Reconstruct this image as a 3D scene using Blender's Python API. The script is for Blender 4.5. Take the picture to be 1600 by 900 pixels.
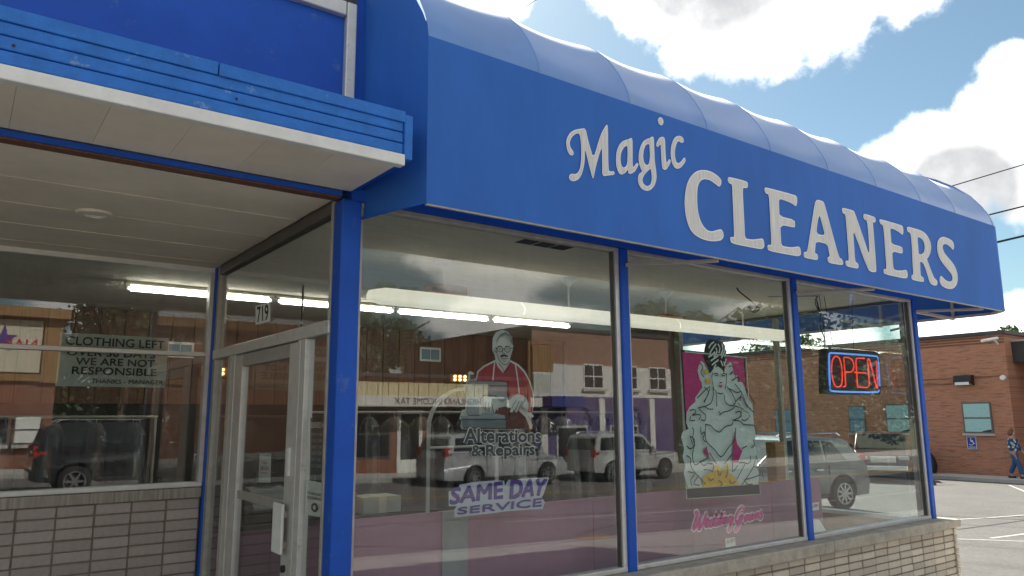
import bpy, bmesh, math, random
from mathutils import Vector, Matrix
from mathutils.geometry import tessellate_polygon
for _o in list(bpy.data.objects): bpy.data.objects.remove(_o)
S = bpy.context.scene
COL = S.collection
R = math.radians
random.seed(7)

# ------------------------------------------------------------------ camera
cd = bpy.data.cameras.new('camera'); cam = bpy.data.objects.new('camera', cd); COL.objects.link(cam)
cd.sensor_width = 36.0; cd.lens = 1169.4 / 1600 * 36; cd.clip_end = 3000; cd.clip_start = 0.05
_y, _p, _r = R(36.377), R(9.785), R(-0.321)
_F = Vector((math.sin(_y)*math.cos(_p), math.cos(_y)*math.cos(_p), math.sin(_p)))
_X = Vector((math.cos(_y), -math.sin(_y), 0)); _U = _X.cross(_F)
_X2 = _X*math.cos(_r) + _U*math.sin(_r); _U2 = -_X*math.sin(_r) + _U*math.cos(_r)
_m = Matrix((_X2, _U2, -_F)).transposed().to_4x4(); _m.translation = Vector((0, -4.035, 1.6))
cam.matrix_world = _m
S.camera = cam

# ------------------------------------------------------------------ sun, sky, exposure
SUN_AZ, SUN_EL = 24.0, 44.0          # azimuth from +Y towards +X
sd = bpy.data.lights.new('sun', 'SUN'); sd.energy = 5.0; sd.angle = R(0.53); sd.color = (1.0, 0.95, 0.88)
sun = bpy.data.objects.new('sun', sd); COL.objects.link(sun)
_d = Vector((math.sin(R(SUN_AZ))*math.cos(R(SUN_EL)), math.cos(R(SUN_AZ))*math.cos(R(SUN_EL)), math.sin(R(SUN_EL))))
sun.rotation_euler = _d.to_track_quat('Z', 'Y').to_euler(); sun.location = (0, 30, 40)
W = bpy.data.worlds.new('World'); S.world = W; W.use_nodes = True
nt = W.node_tree; N = nt.nodes; LK = nt.links; N.clear()
def wn(t, **k):
    n = N.new(t)
    for a, b in k.items(): setattr(n, a, b)
    return n
out = wn('ShaderNodeOutputWorld'); bg = wn('ShaderNodeBackground'); LK.new(bg.outputs[0], out.inputs[0])
sky = wn('ShaderNodeTexSky', sky_type='NISHITA', sun_disc=False); sky.sun_elevation = R(SUN_EL); sky.sun_rotation = R(SUN_AZ)
sky.air_density = 1.0; sky.dust_density = 0.6; sky.ozone_density = 1.2
tc = wn('ShaderNodeTexCoord'); sep = wn('ShaderNodeSeparateXYZ'); LK.new(tc.outputs['Generated'], sep.inputs[0])
def wmath(op, a, b=None, c=None, clamp=False):
    n = wn('ShaderNodeMath', operation=op); n.use_clamp = clamp
    for i, v in enumerate((a, b, c)):
        if v is None: continue
        if isinstance(v, (int, float)): n.inputs[i].default_value = v
        else: LK.new(v, n.inputs[i])
    return n.outputs[0]
zc = wmath('ADD', wmath('MAXIMUM', sep.outputs[2], 0.0), 0.22)
comb = wn('ShaderNodeCombineXYZ'); LK.new(wmath('DIVIDE', sep.outputs[0], zc), comb.inputs[0]); LK.new(wmath('DIVIDE', sep.outputs[1], zc), comb.inputs[1])
def wnoise(scale, detail, rough, src, off=0.0):
    mp = wn('ShaderNodeMapping'); mp.inputs['Location'].default_value = (off, off*.7, 0); LK.new(src, mp.inputs[0])
    n = wn('ShaderNodeTexNoise'); n.inputs['Scale'].default_value = scale; n.inputs['Detail'].default_value = detail; n.inputs['Roughness'].default_value = rough
    LK.new(mp.outputs[0], n.inputs['Vector']); return n.outputs['Fac']
big = wnoise(1.15, 2, .5, comb.outputs[0], 3.3)
fine = wnoise(9.0, 9, .62, tc.outputs['Generated'], 1.7)
shade = wnoise(3.0, 2, .4, tc.outputs['Generated'], 8.1)
bias = None
for dv, rad in [((0.626, 0.583, 0.518), 0.06), ((0.683, 0.548, 0.483), 0.06), ((0.732, 0.488, 0.475), 0.068), ((0.765, 0.424, 0.484), 0.068), ((0.792, 0.366, 0.489), 0.052), ((0.679, 0.478, 0.557), 0.12), ((0.887, 0.364, 0.283), 0.056), ((0.867, 0.413, 0.277), 0.04), ((0.897, 0.312, 0.314), 0.048), ((0.887, 0.284, 0.363), 0.03), ((0.915, 0.300, 0.280), 0.066), ((0.897, 0.361, 0.252), 0.045), ((0.939, 0.332, 0.088), 0.035), ((0.912, 0.401, 0.088), 0.048), ((0.859, 0.506, 0.08), 0.056), ((0.786, 0.611, 0.093), 0.048), ((0.478, 0.685, 0.55), 0.064), ((0.927, 0.245, 0.295), 0.075)]:
    vd = wn('ShaderNodeVectorMath', operation='DISTANCE'); LK.new(tc.outputs['Generated'], vd.inputs[0]); vd.inputs[1].default_value = Vector(dv).normalized()
    b_ = wmath('SUBTRACT', 1.0, wmath('MULTIPLY', vd.outputs['Value'], .59/rad))
    bias = b_ if bias is None else wmath('MAXIMUM', bias, b_)
bias = wmath('MAXIMUM', bias, 0.0)
# scattered cumulus over the whole dome, thinned around the patch of clear blue that the street sees
vd = wn('ShaderNodeVectorMath', operation='DOT_PRODUCT'); LK.new(tc.outputs['Generated'], vd.inputs[0]); vd.inputs[1].default_value = Vector((.8, .45, .35)).normalized()
mr = wn('ShaderNodeMapRange'); mr.inputs['From Min'].default_value = .80; mr.inputs['From Max'].default_value = .92; LK.new(vd.outputs['Value'], mr.inputs['Value'])
wide = wmath('MULTIPLY', wmath('MULTIPLY', wmath('SUBTRACT', big, .43), 3.4), wmath('SUBTRACT', 1.0, mr.outputs[0]))
cov = wmath('MAXIMUM', bias, wide)
core = cov
cov = wmath('ADD', cov, wmath('MULTIPLY', wmath('SUBTRACT', fine, .5), 1.25))
cm = wn('ShaderNodeMapRange'); cm.interpolation_type = 'SMOOTHSTEP'; cm.inputs['From Min'].default_value = .27; cm.inputs['From Max'].default_value = .60; LK.new(cov, cm.inputs['Value'])
gs = None                                   # grey bases of the two big clouds
for dv, rad in [((0.716, 0.463, 0.523), 0.17), ((0.648, 0.539, 0.538), 0.12), ((0.907, 0.335, 0.256), 0.1), ((0.893, 0.377, 0.246), 0.075)]:
    vd = wn('ShaderNodeVectorMath', operation='DISTANCE'); LK.new(tc.outputs['Generated'], vd.inputs[0]); vd.inputs[1].default_value = Vector(dv).normalized()
    b_ = wmath('POWER', wmath('MAXIMUM', wmath('SUBTRACT', 1.0, wmath('DIVIDE', vd.outputs['Value'], rad)), 0.0), 1.0); gs = b_ if gs is None else wmath('ADD', gs, b_)
gs = wmath('MAXIMUM', gs, wmath('MULTIPLY', wide, .5))
cs = wn('ShaderNodeMapRange'); cs.interpolation_type = 'SMOOTHSTEP'; cs.inputs['From Min'].default_value = .0; cs.inputs['From Max'].default_value = .95
LK.new(wmath('ADD', wmath('MINIMUM', gs, .8), wmath('ADD', wmath('MULTIPLY', wmath('SUBTRACT', shade, .5), .9), wmath('MULTIPLY', wmath('SUBTRACT', fine, .5), .9))), cs.inputs['Value'])
cc = wn('ShaderNodeMix', data_type='RGBA'); cc.inputs[6].default_value = (1.25, 1.22, 1.17, 1); cc.inputs[7].default_value = (.285, .29, .30, 1); LK.new(cs.outputs[0], cc.inputs[0])
sk = wn('ShaderNodeMix', data_type='RGBA', blend_type='MULTIPLY'); sk.inputs[0].default_value = 1; sk.inputs[7].default_value = (.0475, .0545, .0505, 1); LK.new(sky.outputs[0], sk.inputs[6])
mx = wn('ShaderNodeMix', data_type='RGBA'); LK.new(cm.outputs[0], mx.inputs[0]); LK.new(sk.outputs[2], mx.inputs[6]); LK.new(cc.outputs[2], mx.inputs[7])
LK.new(mx.outputs[2], bg.inputs[0]); bg.inputs[1].default_value = 1.0
S.view_settings.view_transform = 'Standard'; S.view_settings.look = 'None'; S.view_settings.exposure = 1.27; S.view_settings.gamma = 1.0
S.cycles.use_denoising = True
S.cycles.max_bounces = 10; S.cycles.transparent_max_bounces = 24; S.cycles.glossy_bounces = 6; S.cycles.diffuse_bounces = 4; S.cycles.caustics_reflective = False
S.cycles.sample_clamp_indirect = 6.0

# ------------------------------------------------------------------ materials
def newmat(name):
    m = bpy.data.materials.new(name); m.use_nodes = True; t = m.node_tree; b = t.nodes['Principled BSDF']; return m, t, b
def mat(name, col, rough=.6, metal=0, var=.12, scale=6, bump=0, bscale=60, rnd=0, spec=.5, speck=0, sscale=30, chips=None, stretch=None, emit=None, coat=0):
    m, t, b = newmat(name)
    b.inputs['Roughness'].default_value = rough; b.inputs['Metallic'].default_value = metal; b.inputs['Specular IOR Level'].default_value = spec
    if coat: b.inputs['Coat Weight'].default_value = coat; b.inputs['Coat Roughness'].default_value = .05
    co = t.nodes.new('ShaderNodeTexCoord'); src = co.outputs['Object']
    if stretch:
        mp = t.nodes.new('ShaderNodeMapping'); mp.inputs['Scale'].default_value = stretch; t.links.new(src, mp.inputs[0]); src = mp.outputs[0]
    nz = t.nodes.new('ShaderNodeTexNoise'); nz.inputs['Scale'].default_value = scale; nz.inputs['Detail'].default_value = 6; nz.inputs['Roughness'].default_value = .65; t.links.new(src, nz.inputs['Vector'])
    rp = t.nodes.new('ShaderNodeMapRange'); rp.inputs['From Min'].default_value = .25; rp.inputs['From Max'].default_value = .75
    rp.inputs['To Min'].default_value = 1-var; rp.inputs['To Max'].default_value = 1+var; t.links.new(nz.outputs['Fac'], rp.inputs['Value'])
    val = rp.outputs[0]
    if speck:
        n3 = t.nodes.new('ShaderNodeTexNoise'); n3.inputs['Scale'].default_value = sscale; n3.inputs['Detail'].default_value = 3; n3.inputs['Roughness'].default_value = .8; t.links.new(co.outputs['Object'], n3.inputs['Vector'])
        r3 = t.nodes.new('ShaderNodeMapRange'); r3.inputs['From Min'].default_value = .3; r3.inputs['From Max'].default_value = .7; r3.inputs['To Min'].default_value = 1-speck; r3.inputs['To Max'].default_value = 1+speck; t.links.new(n3.outputs['Fac'], r3.inputs['Value'])
        m3 = t.nodes.new('ShaderNodeMath'); m3.operation = 'MULTIPLY'; t.links.new(val, m3.inputs[0]); t.links.new(r3.outputs[0], m3.inputs[1]); val = m3.outputs[0]
    if rnd:
        oi = t.nodes.new('ShaderNodeObjectInfo'); r2 = t.nodes.new('ShaderNodeMapRange'); r2.inputs['To Min'].default_value = 1-rnd; r2.inputs['To Max'].default_value = 1+rnd; t.links.new(oi.outputs['Random'], r2.inputs['Value'])
        mm = t.nodes.new('ShaderNodeMath'); mm.operation = 'MULTIPLY'; t.links.new(val, mm.inputs[0]); t.links.new(r2.outputs[0], mm.inputs[1]); val = mm.outputs[0]
    hs = t.nodes.new('ShaderNodeHueSaturation'); hs.inputs['Color'].default_value = (*col, 1); t.links.new(val, hs.inputs['Value']); cout = hs.outputs[0]
    if chips:                                  # worn spots and scuffs: colour, threshold, scale, strength
        n4 = t.nodes.new('ShaderNodeTexNoise'); n4.inputs['Scale'].default_value = chips[2]; n4.inputs['Detail'].default_value = 8; n4.inputs['Roughness'].default_value = .75; t.links.new(co.outputs['Object'], n4.inputs['Vector'])
        r4 = t.nodes.new('ShaderNodeMapRange'); r4.inputs['From Min'].default_value = chips[1]; r4.inputs['From Max'].default_value = chips[1]+.06; r4.inputs['To Max'].default_value = chips[3]; t.links.new(n4.outputs['Fac'], r4.inputs['Value'])
        x4 = t.nodes.new('ShaderNodeMix'); x4.data_type = 'RGBA'; x4.inputs[7].default_value = (*chips[0], 1); t.links.new(r4.outputs[0], x4.inputs[0]); t.links.new(cout, x4.inputs[6]); cout = x4.outputs[2]
    t.links.new(cout, b.inputs['Base Color'])
    if bump:
        n2 = t.nodes.new('ShaderNodeTexNoise'); n2.inputs['Scale'].default_value = bscale; n2.inputs['Detail'].default_value = 4; t.links.new(src, n2.inputs['Vector'])
        bp = t.nodes.new('ShaderNodeBump'); bp.inputs['Strength'].default_value = bump; bp.inputs['Distance'].default_value = .02; t.links.new(n2.outputs['Fac'], bp.inputs['Height']); t.links.new(bp.outputs[0], b.inputs['Normal'])
    if emit:
        b.inputs['Emission Color'].default_value = (*emit[0], 1); b.inputs['Emission Strength'].default_value = emit[1]
    return m
def brickmat(name, c1, c2, mortar, bw=.22, bh=.075, axes='yz', dark=None):
    m, t, b = newmat(name); b.inputs['Roughness'].default_value = .85
    co = t.nodes.new('ShaderNodeTexCoord'); sp = t.nodes.new('ShaderNodeSeparateXYZ'); cb = t.nodes.new('ShaderNodeCombineXYZ')
    t.links.new(co.outputs['Object'], sp.inputs[0]); t.links.new(sp.outputs['xyz'.index(axes[0])], cb.inputs[0]); t.links.new(sp.outputs['xyz'.index(axes[1])], cb.inputs[1])
    br = t.nodes.new('ShaderNodeTexBrick'); br.inputs['Scale'].default_value = 1; br.inputs['Brick Width'].default_value = bw; br.inputs['Row Height'].default_value = bh; br.inputs['Mortar Size'].default_value = .006
    br.inputs['Color1'].default_value = (*c1, 1); br.inputs['Color2'].default_value = (*c2, 1); br.inputs['Mortar'].default_value = (*mortar, 1); br.inputs['Bias'].default_value = -.2
    t.links.new(cb.outputs[0], br.inputs['Vector'])
    # courses of darker bricks in long patches, as in hand-sorted wall brick
    mp = t.nodes.new('ShaderNodeMapping'); mp.inputs['Scale'].default_value = (1.3, 9, 1); t.links.new(cb.outputs[0], mp.inputs[0])
    nz = t.nodes.new('ShaderNodeTexNoise'); nz.inputs['Scale'].default_value = 1.6; nz.inputs['Detail'].default_value = 4; t.links.new(mp.outputs[0], nz.inputs['Vector'])
    rp = t.nodes.new('ShaderNodeMapRange'); rp.inputs['From Min'].default_value = .52; rp.inputs['From Max'].default_value = .72; rp.inputs['To Min'].default_value = 1; rp.inputs['To Max'].default_value = .5; t.links.new(nz.outputs['Fac'], rp.inputs['Value'])
    hs = t.nodes.new('ShaderNodeHueSaturation'); t.links.new(br.outputs['Color'], hs.inputs['Color']); t.links.new(rp.outputs[0], hs.inputs['Value']); t.links.new(hs.outputs[0], b.inputs['Base Color'])
    bp = t.nodes.new('ShaderNodeBump'); bp.inputs['Strength'].default_value = .4; bp.inputs['Distance'].default_value = .01; bp.invert = True; t.links.new(br.outputs['Fac'], bp.inputs['Height']); t.links.new(bp.outputs[0], b.inputs['Normal'])
    return m
def glassmat(name, f0=.055, tint=(.93, .96, .95), dirt=.03):
    m = bpy.data.materials.new(name); m.use_nodes = True; t = m.node_tree; t.nodes.clear()
    o = t.nodes.new('ShaderNodeOutputMaterial'); g = t.nodes.new('ShaderNodeNewGeometry')
    dt = t.nodes.new('ShaderNodeVectorMath'); dt.operation = 'DOT_PRODUCT'; t.links.new(g.outputs['Incoming'], dt.inputs[0]); t.links.new(g.outputs['Normal'], dt.inputs[1])
    def mth(op, a, b=None):
        n = t.nodes.new('ShaderNodeMath'); n.operation = op
        for i, v in enumerate((a, b)):
            if v is None: continue
            if isinstance(v, (int, float)): n.inputs[i].default_value = v
            else: t.links.new(v, n.inputs[i])
        return n.outputs[0]
    sch = mth('ADD', mth('MULTIPLY', mth('POWER', mth('SUBTRACT', 1.0, mth('ABSOLUTE', dt.outputs['Value'])), 5.0), 1-f0), f0)
    tr = t.nodes.new('ShaderNodeBsdfTransparent'); tr.inputs[0].default_value = (*tint, 1)
    gl = t.nodes.new('ShaderNodeBsdfGlossy'); gl.inputs['Roughness'].default_value = 0.0
    df = t.nodes.new('ShaderNodeBsdfDiffuse'); df.inputs[0].default_value = (.5, .49, .46, 1)
    co = t.nodes.new('ShaderNodeTexCoord'); mp = t.nodes.new('ShaderNodeMapping'); mp.inputs['Scale'].default_value = (9, 9, 1.3); t.links.new(co.outputs['Object'], mp.inputs[0])
    nz = t.nodes.new('ShaderNodeTexNoise'); nz.inputs['Scale'].default_value = 1.4; nz.inputs['Detail'].default_value = 7; t.links.new(mp.outputs[0], nz.inputs['Vector'])
    rp = t.nodes.new('ShaderNodeMapRange'); rp.inputs['From Min'].default_value = .42; rp.inputs['From Max'].default_value = .8; rp.inputs['To Max'].default_value = dirt*2.2; rp.inputs['To Min'].default_value = dirt*.25; t.links.new(nz.outputs['Fac'], rp.inputs['Value'])
    m0 = t.nodes.new('ShaderNodeMixShader'); t.links.new(rp.outputs[0], m0.inputs[0]); t.links.new(tr.outputs[0], m0.inputs[1]); t.links.new(df.outputs[0], m0.inputs[2])
    m1 = t.nodes.new('ShaderNodeMixShader'); t.links.new(sch, m1.inputs[0]); t.links.new(m0.outputs[0], m1.inputs[1]); t.links.new(gl.outputs[0], m1.inputs[2])
    t.links.new(m1.outputs[0], o.inputs[0]); return m
MT = {}
def M(k): return MT[k]
MT['blue'] = mat('blue_paint', (.010, .085, .46), .5, var=.12, scale=3, bump=.06, bscale=40, spec=.3, chips=((.10, .17, .40), .60, 5, .5))
MT['blue_rough'] = mat('blue_weathered_paint', (.018, .16, .56), .6, var=.22, scale=9, bump=.25, bscale=70, chips=((.26, .36, .52), .61, 7, .55))
MT['awning'] = mat('sunlit_blue_vinyl', (.14, .27, .58), .5, var=.14, scale=1.6, bump=.05, bscale=5, chips=((.30, .36, .46), .60, 2.2, .35), spec=.6)  # base paler than the face: the sun's bright sheen put into the colour
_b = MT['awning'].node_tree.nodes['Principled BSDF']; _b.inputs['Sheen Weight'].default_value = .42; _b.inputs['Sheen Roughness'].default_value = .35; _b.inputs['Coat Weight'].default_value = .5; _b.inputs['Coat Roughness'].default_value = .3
MT['awning_face'] = mat('blue_awning_face_vinyl', (.026, .135, .49), .6, var=.16, scale=1.2, bump=.05, bscale=5, spec=.35, stretch=(1.3, 1.3, .5))
MT['white_metal'] = mat('white_painted_metal', (.74, .74, .70), .45, var=.12, scale=8, chips=((.40, .37, .31), .60, 4, .45))
MT['soffit'] = mat('soffit_panel', (.80, .72, .60), .55, var=.10, scale=2.5, rnd=.04)
MT['ceil'] = mat('textured_ceiling_plaster', (.80, .74, .62), .95, var=.10, scale=5, bump=.9, bscale=26, stretch=(1, 3, 1))
MT['alu'] = mat('dull_aluminium', (.42, .40, .36), .5, .35, var=.18, scale=14)
MT['alu_dark'] = mat('dark_aluminium_gasket', (.13, .12, .11), .5, .4, var=.2)
MT['alu_white'] = mat('pale_anodised_aluminium', (.62, .61, .57), .4, .35, var=.14, scale=10, chips=((.30, .28, .24), .60, 5, .5))
MT['letter'] = mat('white_streaked_vinyl', (.68, .66, .62), .6, var=.22, scale=5, stretch=(16, 16, .7))
MT['edge'] = mat('white_vinyl_edge', (.88, .88, .88), .55, var=.05)
MT['brick_tan'] = mat('tan_glazed_brick', (.58, .50, .395), .75, chips=((.26, .22, .17), .62, 9, .5), var=.13, scale=16, bump=.22, bscale=90, rnd=.2)
MT['brick_rose'] = mat('rose_grey_block', (.40, .35, .315), .8, var=.12, scale=20, bump=.25, bscale=120, rnd=.13)
MT['mortar'] = mat('grey_brown_mortar', (.22, .185, .14), .95, var=.25, scale=20, bump=.4)
MT['stone'] = mat('grey_stone_sill', (.42, .37, .295), .85, chips=((.17, .15, .12), .60, 3, .6), var=.30, scale=9, bump=.35, bscale=50)
MT['stone_dirty'] = mat('streaked_concrete_sill', (.36, .33, .28), .9, var=.5, scale=4, stretch=(9, 9, .5), bump=.3)
MT['wood'] = mat('brown_wood_panel', (.14, .06, .03), .5, var=.4, scale=4, stretch=(9, 9, .6), rnd=.18)
MT['wood_orange'] = mat('orange_brown_wood', (.30, .15, .06), .5, var=.35, scale=5, stretch=(1, 1, 6))
MT['mauve'] = mat('mauve_laminate', (.36, .17, .24), .6, var=.12, scale=3)
MT['greypost'] = mat('grey_painted_post', (.30, .30, .30), .6)
MT['carpet'] = mat('blue_grey_carpet', (.06, .075, .13), .95, var=.3, scale=14)
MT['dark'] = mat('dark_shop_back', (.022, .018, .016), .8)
MT['black'] = mat('black_plastic', (.012, .012, .012), .45)
MT['blackmatte'] = mat('black_print', (.014, .013, .013), .8)
MT['pinkwall'] = mat('pinkish_plaster', (.42, .31, .28), .85, var=.1)
MT['glass'] = glassmat('shop_window_glass', .064, dirt=.012)
MT['glass_dirty'] = glassmat('streaky_window_glass', .07, dirt=.03)
MT['tube'] = mat('lit_fluorescent_tube', (.9, .9, .85), .5, emit=((1, .97, .88), 7.0))
MT['cream'] = mat('cream_lamp_housing', (.72, .69, .58), .45, var=.10, scale=4)
MT['fixture'] = mat('cream_lit_diffuser', (.80, .77, .66), .4, var=.05, emit=((1, .94, .78), .28))
MT['paper'] = mat('white_paper', (.74, .73, .69), .8, var=.05)
MT['signgrey'] = mat('pale_sign_card', (.50, .53, .47), .7, var=.08)
MT['red'] = mat('red_print', (.45, .03, .04), .7)
MT['yellow'] = mat('yellow_print', (.60, .36, .02), .7)
MT['purple'] = mat('purple_vinyl', (.075, .035, .26), .6)
MT['lilac'] = mat('pale_lilac_vinyl', (.52, .53, .60), .6)
MT['mint'] = mat('pale_mint_vinyl', (.62, .70, .665), .6, var=.05)
MT['magenta'] = mat('magenta_vinyl', (.48, .02, .17), .6, var=.08)
MT['gold'] = mat('gold_vinyl', (.70, .42, .012), .6, var=.25, scale=40)
MT['skinvinyl'] = mat('pale_grey_vinyl', (.52, .53, .49), .6, var=.05)
MT['shirtred'] = mat('dark_red_vinyl', (.30, .012, .025), .6)
MT['brownred'] = mat('brown_vinyl', (.11, .028, .018), .6)
MT['vgrey'] = mat('grey_vinyl', (.26, .29, .30), .6)
MT['vgrey2'] = mat('slate_grey_vinyl', (.14, .17, .18), .6)
MT['pink'] = mat('pink_vinyl', (.72, .09, .30), .6)
MT['neonred'] = mat('lit_red_neon', (.9, .1, .08), .4, emit=((1, .05, .03), .4))
MT['neonblue'] = mat('lit_blue_neon', (.2, .4, .9), .4, emit=((.10, .33, 1), .36))
MT['asphalt'] = mat('lot_asphalt', (.112, .107, .095), .9, var=.22, scale=.55, speck=.26, sscale=16, chips=((.05, .048, .044), .60, .55, .55), bump=.5, bscale=120)
MT['road'] = mat('road_asphalt', (.15, .135, .128), .9, var=.22, scale=.8, speck=.15, bump=.4, bscale=90)
MT['concrete'] = mat('sidewalk_concrete', (.44, .42, .38), .9, var=.14, scale=1.5, bump=.3, bscale=80)
MT['kerb'] = mat('kerb_concrete', (.36, .35, .32), .9, var=.2, scale=6)
MT['tar'] = mat('black_tar_seal', (.02, .02, .02), .6)
MT['paintwhite'] = mat('worn_white_road_paint', (.40, .40, .375), .8, var=.25, scale=5)
MT['paintyellow'] = mat('worn_yellow_road_paint', (.52, .33, .03), .8, var=.3, scale=5)
MT['earth'] = mat('dry_grass_ground', (.12, .12, .06), 1, var=.4, scale=.5)
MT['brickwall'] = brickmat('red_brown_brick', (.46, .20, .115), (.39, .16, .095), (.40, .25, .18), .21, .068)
MT['brickwall2'] = brickmat('dark_red_brick', (.21, .075, .05), (.18, .06, .04), (.20, .13, .10), .21, .068)  # darker red brick for the wing, courses and conduits
MT['brick_x'] = brickmat('street_brick', (.34, .18, .115), (.28, .14, .09), (.33, .25, .20), .21, .068, 'xz')
MT['brick_x2'] = brickmat('red_street_brick', (.27, .10, .06), (.22, .08, .05), (.25, .17, .13), .21, .068, 'xz')
MT['coping'] = mat('dark_metal_coping', (.045, .04, .04), .6)
MT['blind'] = mat('turquoise_window_sheeting', (.34, .56, .55), .55, var=.14, scale=7, stretch=(1, 1.3, 5), bump=.8, bscale=9)
MT['bluepane'] = mat('blue_glazed_pane', (.12, .25, .33), .25)
MT['hcblue'] = mat('blue_sign_enamel', (.015, .05, .32), .5)
MT['creamwall'] = mat('cream_stucco', (.62, .56, .43), .9)
MT['whitewall'] = mat('white_painted_brick', (.70, .68, .64), .85, var=.12, bump=.3, bscale=14)
MT['corr'] = mat('cream_yellow_metal', (.60, .52, .30), .6, var=.1)
MT['violet'] = mat('violet_paint', (.075, .05, .17), .6)
MT['darkblue'] = mat('navy_awning_cloth', (.02, .035, .22), .7)
MT['greendoor'] = mat('mid_green_paint', (.10, .20, .08), .6)
MT['darkglass'] = mat('dark_window_glass', (.02, .022, .025), .06, var=.05)
MT['tan'] = mat('tan_timber_trim', (.30, .17, .07), .7)
MT['tyre'] = mat('tyre_rubber', (.018, .018, .018), .85)
MT['rim'] = mat('alloy_rim', (.55, .56, .57), .28, .85)
MT['chrome'] = mat('chrome_trim', (.75, .76, .78), .12, 1)
MT['carglass'] = mat('tinted_car_glass', (.022, .026, .028), .04, var=.02)
MT['lens'] = mat('clear_lamp_lens', (.55, .56, .56), .12, .2)
MT['redlens'] = mat('red_lamp_lens', (.40, .018, .02), .18)
MT['trimblack'] = mat('black_car_trim', (.02, .02, .02), .6)
def paint(name, c, metal=.15, rough=.3): return mat(name, c, rough, metal, var=.04, coat=.7)
MT['p_grey'] = paint('grey_metallic_paint', (.20, .205, .19)); MT['p_silver'] = paint('silver_paint', (.46, .47, .48), .25); MT['p_silver2'] = paint('pale_silver_paint', (.58, .58, .56), .25)
MT['p_black'] = paint('black_paint', (.012, .012, .015), 0, .25); MT['p_maroon'] = paint('maroon_paint', (.075, .028, .025), .2)
MT['bark'] = mat('tree_bark', (.10, .075, .05), .95, var=.3, bump=.5)
MT['leaf'] = mat('green_leaves', (.065, .13, .03), .6, var=.35, scale=1.5)
MT['leaf_dark'] = mat('dark_green_leaves', (.035, .075, .022), .6, var=.35, scale=1.5)
MT['skin'] = mat('skin', (.42, .25, .18), .6); MT['jeans'] = mat('blue_denim', (.035, .085, .20), .85); MT['hairred'] = mat('auburn_hair', (.16, .06, .03), .6)
def floral():
    m, t, b = newmat('navy_floral_cloth'); co = t.nodes.new('ShaderNodeTexCoord'); v = t.nodes.new('ShaderNodeTexVoronoi'); v.inputs['Scale'].default_value = 9; t.links.new(co.outputs['Object'], v.inputs['Vector'])
    r = t.nodes.new('ShaderNodeValToRGB'); r.color_ramp.elements[0].position = .32; r.color_ramp.elements[0].color = (.55, .62, .68, 1); r.color_ramp.elements[1].position = .42; r.color_ramp.elements[1].color = (.03, .07, .15, 1)
    t.links.new(v.outputs['Distance'], r.inputs[0]); t.links.new(r.outputs[0], b.inputs['Base Color']); b.inputs['Roughness'].default_value = .85; return m
MT['floral'] = floral()

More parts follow.
